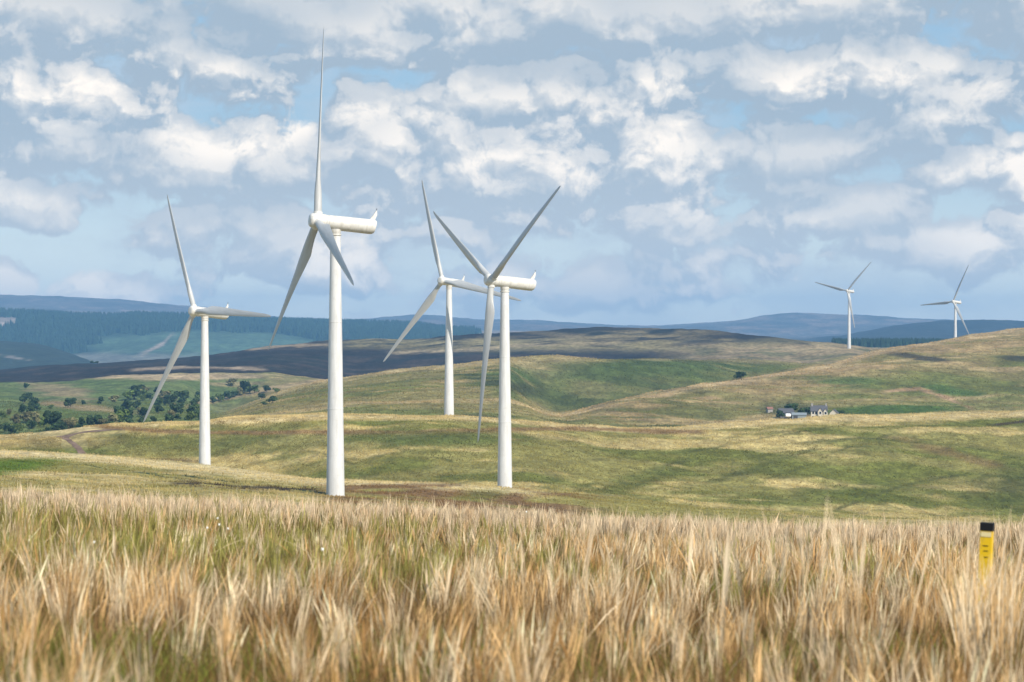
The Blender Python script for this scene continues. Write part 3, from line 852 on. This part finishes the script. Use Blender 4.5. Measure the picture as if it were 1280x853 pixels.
for row, (y0, y1) in enumerate(((497, 492), (504, 499), (511, 506), (518, 512), (525, 519), (531, 525))):
    for x in range(166 + row * -3, 262 if row > 0 else 235, 14):
        if g2.random() < .86: wood.append((x + g2.uniform(-5, 5), y0 + (y1 - y0) * (x - 160) / 100 + g2.uniform(-2.5, 2.5), g2.uniform(8, 14)))
for x in range(60, 166, 9): wood.append((x + g2.uniform(-3, 3), 540 - (x - 60) * .05 + g2.uniform(-3, 2), g2.uniform(7, 12)))
for x in (266, 275, 284, 293, 300, 312, 318): wood.append((x, 506 - (x - 262) * .27 + g2.uniform(-1, 1), g2.uniform(8, 12)))
for i, (px, py, h) in enumerate(wood):
    k = g2.choice(('dark_a', 'dark_b', 'mid', 'dark_a', 'dark_b', 'pale', 'mid', 'cone' if h > 14 else 'dark_a'))
    if 205 < px < 230 and py < 500: k = 'mid'
    tree(px, py, h, k, 'broadleaf tree packed into the dark valley wood', 'trees of the valley wood', wide=1.1)
for px, py, h, wd in ((115, 455, 4, 1.6), (121, 455, 3.6, 1.8)):
    tree(px, py, h, 'dark_a', 'dark bush on the moor skyline against the far blue hill', 'bushes on the moor skyline', name='bush', dmin=1500, dmax=1990, wide=wd)

# ---- far conifer plantations, each read as one mass
def forest(name, xs, label):
    V = []; T = []; n = len(xs); P = xs[:, 0]; D = xs[:, 1]; Hh = xs[:, 2]
    Z = ground(P, D); X = (P - CX) / F_PX * D
    k = 5; ang = np.arange(k) * 2 * np.pi / k
    base = np.zeros((n, k * 2 + 1, 3))
    rr = Hh * .20
    jit = rng.uniform(.7, 1.3, (n, k * 2))
    for j in range(k):
        base[:, j] = np.stack([X + rr * jit[:, j] * np.cos(ang[j]), D + rr * jit[:, j] * np.sin(ang[j]), Z + Hh * .02], -1)
        base[:, k + j] = np.stack([X + rr * .6 * jit[:, k + j] * np.cos(ang[j] + .5), D + rr * .6 * jit[:, k + j] * np.sin(ang[j] + .5), Z + Hh * .55], -1)
    base[:, 2 * k] = np.stack([X, D, Z + Hh], -1)
    o = (np.arange(n) * (2 * k + 1))[:, None]
    Q = np.concatenate([np.stack([o[:, 0] + j, o[:, 0] + (j + 1) % k, o[:, 0] + k + (j + 1) % k, o[:, 0] + k + j], -1) for j in range(k)])
    Tt = np.concatenate([np.stack([o[:, 0] + k + j, o[:, 0] + k + (j + 1) % k, o[:, 0] + 2 * k], -1) for j in range(k)])
    c = np.repeat(rng.uniform(.6, 1.3, (n, 1)) * np.array([[.020, .040, .021]]), 2 * k + 1, 0)
    me = np_mesh(name, base.reshape(-1, 3), Q, Tt, cols=c)
    m, nn, b = principled(name + '_needles', rough=.9, spec=.1); nn.put(b.inputs['Base Color'], nn.attr('Col'))
    tag(link(name, me, m), label, 'forest', kind='stuff')


n0 = 30000
P = rng.uniform(-150, 640, n0); D = rng.uniform(3950, 5150, n0)
Yv = HY - F_PX * ground(P, D) / D
n2_ = fbm(P / 30, D / 90, 3, 77) * 1.2
keep = (spot(P, Yv, 262, 432, 150, 18, 0, .2, n2_ * .5) < .5) & (spot(P, Yv, 150, 450, 98, 9, 0, .4, n2_) < .5) & (spot(P, Yv, 0, 404, 30, 8, 8, .4, n2_) < .5) & (Yv < np.where(P > 110, 439, 449)) & (P < 590 + n2_ * 40)
forest('forest', np.stack([P, D, rng.uniform(8, 15, n0)], -1)[keep], 'dark conifer plantation covering the far blue hill')
P = rng.uniform(1040, 1215, 2600); D = rng.uniform(2350, 2600, 2600)
forest('conifer_wood', np.stack([P, D, rng.uniform(6, 10, 2600) ], -1), 'dark conifer belt between the moor end and the brown hill')

# ------------------------------------------------------------------ farm in the dip behind the hillside
M_RENDER = paint_mat('cream_render', (.60, .55, .46), .5)
M_STONE, n_, b_ = principled('grey_stone', rough=.9); n_.put(b_.inputs['Base Color'], n_.mix(n_.noise(n_.N.new('ShaderNodeTexCoord').outputs['Object'], 3, 5, .6), rgb(.2, .19, .18), rgb(.42, .4, .38)))
M_SLATE, n_, b_ = principled('dark_slate', rough=.7); n_.put(b_.inputs['Base Color'], n_.mix(n_.noise(n_.N.new('ShaderNodeTexCoord').outputs['Object'], 4, 5, .6), rgb(.05, .052, .06), rgb(.13, .13, .145)))
M_TIN, n_, b_ = principled('grey_corrugated_sheet', rough=.5); n_.put(b_.inputs['Base Color'], n_.mix(n_.noise(n_.N.new('ShaderNodeTexCoord').outputs['Object'], 2, 5, .6), rgb(.16, .19, .21), rgb(.28, .32, .34)))
M_GLASS, _n, _b = principled('dark_window_glass', (.02, .024, .03), .12, .5)
M_RED, _n, _b = principled('faded_red_sheet', (.26, .13, .10), .7)
M_WHITE, _n, _b = principled('white_shell', (.8, .8, .8), .35)
M_RUBBER, _n, _b = principled('black_rubber', (.02, .02, .02), .8)


def box(bm, x0, x1, y0, y1, z0, z1):
    v = [bm.verts.new(p) for p in ((x0, y0, z0), (x1, y0, z0), (x1, y1, z0), (x0, y1, z0), (x0, y0, z1), (x1, y0, z1), (x1, y1, z1), (x0, y1, z1))]
    for f_ in ((0, 3, 2, 1), (4, 5, 6, 7), (0, 1, 5, 4), (1, 2, 6, 5), (2, 3, 7, 6), (3, 0, 4, 7)): bm.faces.new([v[i] for i in f_])


def gable(bm, x0, x1, y0, y1, z0, ze, zr, axis='x'):
    """walls with gables; ridge runs along axis"""
    if axis == 'x':
        sec = [(y0, z0), (y1, z0), (y1, ze), ((y0 + y1) / 2, zr), (y0, ze)]
        a = [bm.verts.new((x0, y, z)) for y, z in sec]; b = [bm.verts.new((x1, y, z)) for y, z in sec]
    else:
        sec = [(x0, z0), (x1, z0), (x1, ze), ((x0 + x1) / 2, zr), (x0, ze)]
        a = [bm.verts.new((x, y0, z)) for x, z in sec]; b = [bm.verts.new((x, y1, z)) for x, z in sec]
    bm.faces.new(a); bm.faces.new(b[::-1])
    for i in range(5): bm.faces.new((a[i], a[(i + 1) % 5], b[(i + 1) % 5], b[i]))


def roof(bm, x0, x1, y0, y1, ze, zr, axis='x', t=.14, ov=.25):
    if axis == 'x':
        ym = (y0 + y1) / 2; k = (zr - ze) / (ym - y0)
        sec = [(y0 - ov, ze - ov * k + .02), (ym, zr + .02), (y1 + ov, ze - ov * k + .02), (y1 + ov, ze - ov * k + t + .02), (ym, zr + t + .02), (y0 - ov, ze - ov * k + t + .02)]
        a = [bm.verts.new((x0 - ov, y, z)) for y, z in sec]; b = [bm.verts.new((x1 + ov, y, z)) for y, z in sec]
    else:
        xm = (x0 + x1) / 2; k = (zr - ze) / (xm - x0)
        sec = [(x0 - ov, ze - ov * k + .02), (xm, zr + .02), (x1 + ov, ze - ov * k + .02), (x1 + ov, ze - ov * k + t + .02), (xm, zr + t + .02), (x0 - ov, ze - ov * k + t + .02)]
        a = [bm.verts.new((x, y0 - ov, z)) for x, z in sec]; b = [bm.verts.new((x, y1 + ov, z)) for x, z in sec]
    bm.faces.new(a); bm.faces.new(b[::-1])
    for i in range(6): bm.faces.new((a[i], a[(i + 1) % 6], b[(i + 1) % 6], b[i]))


def P_(name, mat, par, fn):
    bm = bmesh.new(); fn(bm); return link(name, bm_mesh(name, bm, False), mat, par)


def window(par, x, z, w=.9, h=1.1, y=-.04):
    f_ = P_('window', M_WHITE, par, lambda b: [box(b, x - w / 2 - .08, x + w / 2 + .08, y, y + .03, z - .08, z + h + .08)])
    P_('pane', M_GLASS, f_, lambda b: [box(b, x - w / 2, x + w / 2, y - .012, y, z, z + h)])


FD = depth_at(1020, 527.0, 720, 1000); print('farm', FD)
def farm_at(px, base_py, d=FD):
    x = at(px, d); return (x, d, -(base_py - HY) / F_PX * d)


def on(px, py): return site(px, depth_at(px, py, 725, 1000))


def site(px, d): x = at(px, d); return (x, d, gz(x, d) - .1)


def farmhouse():
    x, y, z = on(1025, 525.6)
    t = empty('farmhouse', (x, y, z), R(-6)); t.scale = (.62,) * 3; tag(t, 'cream farmhouse with twin front gables and a slate roof', 'farmhouse')
    def wl(b):
        gable(b, -4, 3.2, 1.0, 6.0, -.5, 4.2, 6.6, 'x')
        gable(b, -.9, 1.2, 0, 3.4, -.5, 4.1, 5.6, 'y'); gable(b, 1.6, 3.4, .1, 3.4, -.5, 4.0, 5.3, 'y')
    P_('wall', M_RENDER, t, wl)
    r_ = P_('roof', M_SLATE, t, lambda b: [roof(b, -4, 3.2, 1.0, 6.0, 4.2, 6.6), roof(b, -.9, 1.2, 0, 3.4, 4.1, 5.6, 'y'), roof(b, 1.6, 3.4, .1, 3.4, 4.0, 5.3, 'y', .12)])
    P_('chimney', M_STONE, r_, lambda b: [box(b, -3.9, -3.1, 3.1, 3.9, 6.0, 7.7)])
    P_('chimney', M_STONE, r_, lambda b: [box(b, 2.4, 3.1, 3.15, 3.85, 6.0, 7.6)])
    for wx, wz, wy in ((-3.0, 1.0, .96), (-3.0, 2.9, .96), (-1.7, 2.9, .96), (.15, 1.0, -.04), (.15, 2.9, -.04), (2.5, 1.0, .06), (2.5, 2.8, .06)): window(t, wx, wz, y=wy)
    P_('door', M_SLATE, t, lambda b: [box(b, -2.0, -1.2, .95, .98, -.4, 1.9)])


farmhouse()


def shed(px, d, w, dep, he, hr, wm, rm, label, name, cat, rz=0, axis='x'):
    t = empty(name, on(px, d), R(rz)); tag(t, label, cat)
    t.scale = (.66,) * 3
    P_('wall', wm, t, lambda b: gable(b, -w / 2, w / 2, 0, dep, -.5, he, hr, axis))
    P_('roof', rm, t, lambda b: roof(b, -w / 2, w / 2, 0, dep, he, hr, axis))
    return t


t = shed(1042, 524.0, 3.2, 5, 2.6, 4.1, M_RENDER, M_SLATE, 'small cream outbuilding beside the farmhouse, one gable to the hill', 'outbuilding', 'outbuilding', -12, 'y')
window(t, 0, 1.0, .8, 1.0)
t = shed(984, 523.0, 6.0, 6, 2.4, 4.0, M_SLATE, M_SLATE, 'dark slate clad barn across the yard from the farmhouse', 'barn', 'barn', 8)
P_('door', M_DARK, t, lambda b: [box(b, -1.2, 1.2, -.05, -.02, -.4, 2.2)])
t = shed(999, 525.0, 6.0, 4, 2.2, 3.0, M_TIN, M_TIN, 'low grey metal shed in front of the dark barn', 'shed', 'shed', -4)
P_('door', M_DARK, t, lambda b: [box(b, -2.4, -.6, -.05, -.02, -.4, 1.9)])
shed(963, 516, 2.2, 3, 1.7, 2.4, M_STONE, M_RED, 'little hut with a faded red roof at the end of the farmyard', 'hut', 'hut', 10)


def storage_tank():
    t = empty('storage_tank', on(985, 524.0), R(10)); tag(t, 'small white tank on legs in the yard below the dark barn', 'tank')
    P_('tank', M_WHITE, t, lambda b: lathe(b, [(-.8, .25), (-.72, .45), (-.6, .52), (.6, .52), (.72, .45), (.8, .25)], o=Vector((0, 0, 1.1)), axis=Vector((1, 0, 0)), n=24))
    for x in (-.5, .5):
        P_('leg', M_DARK, t, lambda b: box(b, x - .08, x + .08, -.35, .35, -.2, .72))


storage_tank()
for px, py, h, k, wd, lab in ((975, 524, 11, 'dark_a', 1.0, 'dark tree at the end of the farmyard beside the white tank'), (1004, 523.5, 13, 'dark_b', 1.0, 'dark spreading tree behind the low metal shed'),
                              (1010, 520, 11, 'dark_a', 1.5, 'dark tree between the shed and the farmhouse'), (1050, 523, 10, 'dark_b', 1.3, 'dark tree against the small cream outbuilding'),
                              (990, 517, 12, 'dark_b', 1.6, 'broad dark tree just above the roof of the dark barn')):
    tree(px, py, h, k, lab, dmin=700, dmax=1000, wide=wd)

# ------------------------------------------------------------------ marker post in the meadow
def marker_post():
    d = 25.0; px = 1228.0; x = at(px, d)
    zt = -(653 - HY) / F_PX * d; zb = gz(x, d)
    h = zt - zb; t = empty('marker_post', (x, d, zb), R(-24)); t.scale = (.80, .84, 1); t.rotation_euler = (0, R(2.5), R(-24)); tag(t, 'yellow marker post with a black cap sunk in the straw grass', 'marker post')
    my, n, b = principled('yellow_plastic', rough=.45)
    tcn = n.N.new('ShaderNodeTexCoord')
    n.put(b.inputs['Base Color'], n.mix(n.sm(n.noise(tcn.outputs['Object'], 9, 5, .6), .5, .75), rgb(.80, .52, .015), rgb(.62, .40, .05)))
    mb, _, _ = principled('black_plastic', (.012, .012, .014), .5)
    def post(b):
        # a trough section: broad face with two flanges
        pr = [(-.066, -.035), (.066, -.035), (.066, .035), (.054, .035), (.054, -.023), (-.054, -.023), (-.054, .035), (-.066, .035)]
        a = [b.verts.new((x_, y_, -.25)) for x_, y_ in pr]; c = [b.verts.new((x_, y_, h - .07)) for x_, y_ in pr]
        for i in range(8): b.faces.new((a[i], a[(i + 1) % 8], c[(i + 1) % 8], c[i]))
        b.faces.new(a[::-1]); b.faces.new(c)
    P_('post', my, t, post)
    def cap(b):
        box(b, -.074, .074, -.043, .043, h - .075, h)
        bmesh.ops.bevel(b, geom=b.edges[:], offset=.006, segments=2, affect='EDGES')
    P_('cap', mb, t, cap)
    for z in (.20, .245, .30): P_('marking', mb, t, lambda b: box(b, -.03 + (z - .2) * .2, .03, -.0385, -.0352, h - z - .007, h - z))
    ml, _, _ = principled('pale_yellow_label', (.78, .66, .35), .5)
    P_('label_plate', ml, t, lambda b: box(b, -.058, .058, -.0395, -.0352, h - .125, h - .082))


marker_post()

# ------------------------------------------------------------------ grass
def grass_mat(name, trans=.16, up=0.0):
    m = bpy.data.materials.new(name); m.use_nodes = True; n = NT(m.node_tree); n.N.clear()
    out = n.N.new('ShaderNodeOutputMaterial'); d = n.N.new('ShaderNodeBsdfDiffuse'); tr = n.N.new('ShaderNodeBsdfTranslucent'); mx = n.N.new('ShaderNodeMixShader')
    c = n.attr('Col'); n.put(d.inputs[0], c); n.put(tr.inputs[0], c); mx.inputs[0].default_value = trans
    if up:                                                      # matted turf: blades lie with the slope, so they take its light
        nv = n.v('NORMALIZE', n.v('ADD', n.v('SCALE', n.N.new('ShaderNodeNewGeometry').outputs['Normal'], scale=1 - up), (0, 0, up)))
        n.put(d.inputs['Normal'], nv)
    n.L.new(d.outputs[0], mx.inputs[1]); n.L.new(tr.outputs[0], mx.inputs[2]); n.L.new(mx.outputs[0], out.inputs[0])
    return m


M_GRASS = grass_mat('dry_grass')
M_TURF = grass_mat('tussock_blades', .25)


def blades(root, hgt, lean, width, c_base, c_tip, curve=.35, seg=2, head=None, ang=None):
    """root (n,3), height, lean vector (n,2) at the tip, width; returns verts, quads, tris, cols"""
    n = len(root); ang = rng.uniform(0, 2 * np.pi, n) if ang is None else ang
    side = np.stack([np.cos(ang), np.sin(ang), np.zeros(n)], -1) * (width[:, None] * .5)
    side[:, 1] *= .6
    nv = seg * 2 + 1
    V = np.zeros((n, nv, 3)); Cc = np.zeros((n, nv, 3))
    for s in range(seg + 1):
        f_ = s / seg
        ctr = root.copy(); ctr[:, :2] += lean * (f_ * (1 - curve) + curve * f_ * f_)[..., None] if np.ndim(f_) else lean * (f_ * (1 - curve) + curve * f_ * f_)
        ctr[:, 2] += hgt * (f_ - .12 * f_ * f_)
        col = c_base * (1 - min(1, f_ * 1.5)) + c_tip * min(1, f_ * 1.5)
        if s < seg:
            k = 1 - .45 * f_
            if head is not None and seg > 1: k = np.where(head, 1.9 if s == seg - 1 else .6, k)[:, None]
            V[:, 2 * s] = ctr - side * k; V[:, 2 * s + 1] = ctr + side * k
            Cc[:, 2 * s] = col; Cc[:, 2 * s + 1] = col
        else:
            V[:, 2 * s] = ctr; Cc[:, 2 * s] = c_tip
    o = np.arange(n) * nv
    Q = np.concatenate([np.stack([o + 2 * s, o + 2 * s + 1, o + 2 * s + 3, o + 2 * s + 2], -1) for s in range(seg - 1)]) if seg > 1 else None
    T = np.stack([o + 2 * seg - 2, o + 2 * seg - 1, o + 2 * seg], -1)
    return V.reshape(-1, 3), Q, T, Cc.reshape(-1, 3)


def merge(parts):
    Vs, Qs, Ts, Cs = [], [], [], []; o = 0
    for V, Q, T, Cc in parts:
        Vs.append(V); Cs.append(Cc)
        if Q is not None: Qs.append(Q + o)
        Ts.append(T + o); o += len(V)
    return np.concatenate(Vs), (np.concatenate(Qs) if Qs else None), np.concatenate(Ts), np.concatenate(Cs)


def meadow_grass():
    parts = []
    tot = 0
    umax = .235
    straw = np.array([.76, .495, .235]); pale = np.array([.91, .72, .48]); rust = np.array([.50, .285, .11]); grn = np.array([.22, .235, .05])

    def scatter(d0, d1, per_m2):
        side = 7.0
        n = int((umax * (d1 ** 2 - d0 ** 2) + 2 * side * (d1 - d0)) * per_m2)
        D = rng.uniform(d0, d1, n * 3); D = D[rng.uniform(0, umax * d1 + side, n * 3) < umax * D + side][:n]
        X = rng.uniform(-1, 1, len(D)) * (umax * D + side)
        k = (np.abs(X) < umax * D) | (rng.uniform(0, 1, len(D)) < .5)      # thinner to either side
        return X[k], D[k]

    # low dense growth: rusty litter, fresh green shoots, short straw
    for d0, d1, tus, per, seg in ((5.0, 20, 14, 30, 2), (20, 45, 9, 20, 2), (45, 100, 3.5, 16, 1)):
        X, D = scatter(d0, d1, tus); n = len(X); N = n * per
        cx = np.repeat(X, per); cy_ = np.repeat(D, per)
        a = rng.uniform(0, 2 * np.pi, N); r = np.abs(rng.normal(0, .13, N))
        x = cx + r * np.cos(a); y = cy_ + r * np.sin(a); z = ground(CX + F_PX * x / y, y)
        hgt = np.clip(rng.normal(.30, .08, N), .1, .6)
        lean = rng.normal(0, .11, (N, 2)) + np.stack([np.cos(a), np.sin(a)], -1) * (r * .6)[:, None]
        P = CX + F_PX * cx / cy_
        green = np.clip(.22 + fbm(cx / 2.2, cy_ / 3.5, 3, 101) * 1.3 + .2 * (1 - sst(P, 450, 800)) * sst(cy_, 24, 34), 0.03, .95)
        isg = rng.uniform(0, 1, N) < green; u = rng.uniform(0, 1, (N, 1))
        tip = np.where(isg[:, None], grn, np.where(u < .55, rust * .42, straw * .34)) * rng.uniform(.6, 1.2, (N, 1))
        base = np.where(isg[:, None], np.array([.04, .055, .012]), np.array([.10, .052, .018])) * rng.uniform(.6, 1.2, (N, 1))
        parts.append(blades(np.stack([x, y, z - .02], -1), hgt, lean, np.maximum(.0065, y * .00026) * rng.uniform(.5, 1.5, N), base, tip, seg=seg)); tot += N
    # sheaves of tall bleached stalks standing out of it, each leaning its own way
    for d0, d1, dens, kk, seg in ((5.0, 22, 10.0, 22, 3), (22, 45, 9.5, 17, 3), (45, 100, 7.0, 12, 2)):
        X, D = scatter(d0, d1, dens)
        k = rng.uniform(-.5, .5, len(X)) < fbm(X / .8, D / 1.3, 3, 90) * 2.8 + np.where(D < 22, -.05, .02)
        X, D = X[k], D[k]; n = len(X); N = n * kk
        P1 = CX + F_PX * X / D
        ln = np.repeat(rng.normal(0, .075, (n, 2)), kk, 0) + rng.normal(0, .042, (N, 2)) + rng.normal(0, .3, (N, 2)) * (rng.uniform(0, 1, (N, 1)) < .05) + np.array([.02, 0])
        th = rng.uniform(.46, .74, n) * (1 + .6 * fbm(X / 2.5, D / 4, 3, 95))
        hgt = np.repeat(th, kk) * rng.uniform(.55, 1.1, N)
        x = np.repeat(X, kk) + rng.normal(0, .030, N); y = np.repeat(D, kk) + rng.normal(0, .04, N)
        z = ground(CX + F_PX * x / y, y)
        far = sst(D, 45, 70)[:, None]
        u = rng.uniform(0, 1, (n, 1)) + far * -.25
        col = np.where(u < .46, pale, np.where(u < .86, straw, rust)) * rng.uniform(.72, 1.12, (n, 1))
        col = col * (1 - far * .45) + np.array([.82, .66, .48]) * far * .45
        gz_ = np.clip(.03 + .66 * (1 - sst(P1, 380, 820)) * sst(D, 22, 34) * (1 - sst(D, 54, 66)) + fbm(X / 4, D / 6, 3, 102) * .5, 0, .8)
        isg = rng.uniform(0, 1, n) < gz_
        col = np.where(isg[:, None], np.array([.36, .33, .10]) * rng.uniform(.7, 1.2, (n, 1)), col)
        tip = np.repeat(col, kk, 0) * rng.uniform(.55, 1.18, (N, 1))
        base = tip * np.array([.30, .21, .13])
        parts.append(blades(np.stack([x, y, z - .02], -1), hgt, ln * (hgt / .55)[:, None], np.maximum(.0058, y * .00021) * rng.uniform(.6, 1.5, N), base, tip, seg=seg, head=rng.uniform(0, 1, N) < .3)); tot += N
    # single flowering stalks that stand above the rest
    X, D = scatter(7, 75, 1.0); n = len(X); z = ground(CX + F_PX * X / D, D)
    parts.append(blades(np.stack([X, D, z], -1), rng.uniform(.7, 1.0, n), rng.normal(0, .14, (n, 2)), np.maximum(.006, D * .00025), np.tile([.3, .2, .08], (n, 1)), np.tile([.76, .60, .40], (n, 1)) * rng.uniform(.8, 1.1, (n, 1)), seg=3))
    # and the tallest few on the right
    n = 24; D = rng.uniform(15, 24, n); P = np.concatenate([rng.uniform(890, 1275, 19), rng.uniform(420, 880, 5)]); X = (P - CX) / F_PX * D
    z = ground(P, D); top = -(rng.uniform(614, 648, n) + np.where(P < 880, 6, 0) - HY) / F_PX * D
    ln = np.stack([rng.normal(.02, .13, n), rng.normal(0, .1, n)], -1)
    for o in (-.006, .009):
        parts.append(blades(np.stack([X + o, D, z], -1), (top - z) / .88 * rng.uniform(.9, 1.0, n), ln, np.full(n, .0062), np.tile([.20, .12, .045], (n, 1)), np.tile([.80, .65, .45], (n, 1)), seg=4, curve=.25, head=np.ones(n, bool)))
    # thick growth round the marker post
    n = 420; D = rng.uniform(18.5, 24.7, n); P = rng.uniform(1196, 1272, n); X = (P - CX) / F_PX * D
    z = ground(P, D); top = -(rng.uniform(686, 735, n) - HY) / F_PX * D
    cl2 = np.where(rng.uniform(0, 1, (n, 1)) < .5, pale, straw) * rng.uniform(.7, 1.1, (n, 1))
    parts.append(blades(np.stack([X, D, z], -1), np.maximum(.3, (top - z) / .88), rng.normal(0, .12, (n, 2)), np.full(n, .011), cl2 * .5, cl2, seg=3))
    V, Q, T, Cc = merge(parts)
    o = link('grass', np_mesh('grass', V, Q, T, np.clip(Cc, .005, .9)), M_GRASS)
    tag(o, 'tall dry straw coloured grass filling the meadow', 'grass', kind='stuff')
    print('meadow blades', tot)


meadow_grass()


def rough_grass(name, l0, l1, n, hmin, hmax, wd, cover, label, pal, lift=1.06, thin=.0, seed=5):
    """tussock blades over a slope: straw tops over the greener turf"""
    s = rng.uniform(0, 1, n); P = rng.uniform(-110, 1390, n)
    d0 = np.interp(P, PXG, l0) if np.ndim(l0) else np.full(n, l0); d1 = np.interp(P, PXG, l1) if np.ndim(l1) else np.full(n, l1)
    D = d0 + (d1 - d0) * s
    D = D * 1.0
    X = (P - CX) / F_PX * D
    keep = rng.uniform(-.5, .5, n) < fbm(X / 3.0, D / 3.0, 3, seed) * 2.2 + .12
    # nothing on the track
    P, D, X = P[keep], D[keep], X[keep]
    Z = ground(P, D); Y = HY - F_PX * Z / D
    k2 = ~((spot(P, Y, 100, 541, 55, 6.5, 0, .3) > .3) | (spot(P, Y, 93, 556, 16, 13, -28, .3) > .3)) | (D > 600)
    P, D, X, Z, Y = P[k2], D[k2], X[k2], Z[k2], Y[k2]
    n = len(P)
    col = cover(P, Y, X, D)
    k_ = 1 + 1.0 * fbm(X / (wd * 6), D / (wd * 11), 3, seed + 40) + .8 * fbm((X + D * .4) / (wd * 22), D / (wd * 30), 3, seed + 41)
    col = col * np.clip(k_, .4, 1.6)[:, None] * np.array([.93, .92, .86])
    m = rng.uniform(0, 1, (n, 1))
    tip = col * lift * (1 - m * .28) + np.array(pal) * m * .28
    tip = tip * rng.uniform(.94, 1.08, (n, 1))
    root = np.stack([X, D, Z - .03], -1)
    V, Q, T, Cc = blades(root, rng.uniform(hmin, hmax, n), rng.normal(0, hmax * .3, (n, 2)) + np.array([-.05, .12]) * hmax, wd * rng.uniform(.6, 1.4, n), col * .97, tip, seg=1, ang=SUN_AZ + rng.uniform(-.7, .7, n))
    o = link(name, np_mesh(name, V, Q, T, np.clip(Cc, .004, .8)), M_TURF)
    tag(o, label, 'grass', kind='stuff')


L = LINES
rough_grass('pasture_grass', 190, L[LB['v2']][0] * .97, 120000, .15, .36, .16, cover_shelf, 'short tussock grass on the pasture shelf', (.40, .31, .15), seed=11)
rough_grass('tussock_grass', L[LB['v2']][0], L[LB['cl']][0] * 1.03, 200000, .2, .42, .22, cover_hillside, 'pale tussock grass over the long hillside', (.36, .285, .135), seed=12)
rough_grass('moor_grass', L[LB['v3']][0], L[LB['D']][0] * 1.03, 180000, .25, .55, .4, cover_hill, 'moor grass over the green and brown hills', (.28, .21, .10), seed=13)

# ---- cotton grass heads
def cotton():
    me_h = None
    bm = bmesh.new(); bmesh.ops.create_icosphere(bm, subdivisions=3, radius=.012)
    g = random.Random(3)
    for v in bm.verts: v.co *= 1 + g.uniform(-.28, .28); v.co.z *= 1.15
    me_h = bm_mesh('head', bm); mw, _, _ = principled('white_cotton_tuft', (.85, .84, .80), .9); me_h.materials.append(mw)
    bm = bmesh.new(); lathe(bm, [(0, .003), (.4, .0022), (.70, .0018)], n=6); me_s = bm_mesh('stem', bm); ms, _, _ = principled('thin_green_stem', (.16, .17, .05), .7); me_s.materials.append(ms)
    for px, py, d in ((272, 648, 40), (274, 656, 36), (259, 660, 36), (285, 661, 38), (658, 640, 48), (403, 687, 27), (118, 678, 30)):
        x = at(px, d); z = -(py - HY) / F_PX * d
        t = empty('cotton_grass', (x, d, z - .70)); tag(t, 'white cotton grass head on a thin stem among the straw', 'cotton grass', 'cotton grass dotted through the meadow')
        link('stem', me_s, None, t); o = link('head', me_h, None, t); o.location = (0, 0, .70)


cotton()

# ------------------------------------------------------------------ haze over the whole country
def haze():
    x, y0, y1, z0, z1 = 3300, -40, 9050, -140, 140
    bm = bmesh.new(); box(bm, -x, x, y0, y1, z0, z1)
    m = bpy.data.materials.new('pale_blue_air'); m.use_nodes = True; n = NT(m.node_tree); n.N.clear()
    out = n.N.new('ShaderNodeOutputMaterial'); v = n.N.new('ShaderNodeVolumePrincipled')
    v.inputs['Color'].default_value = rgb(.27, .59, 1.0); v.inputs['Density'].default_value = 1.25e-4; v.inputs['Anisotropy'].default_value = 0.0
    n.L.new(v.outputs[0], out.inputs['Volume'])
    o = link('haze', bm_mesh('haze', bm, False), m); tag(o, 'thin blue haze lying over the hills', 'haze', kind='stuff')


haze()
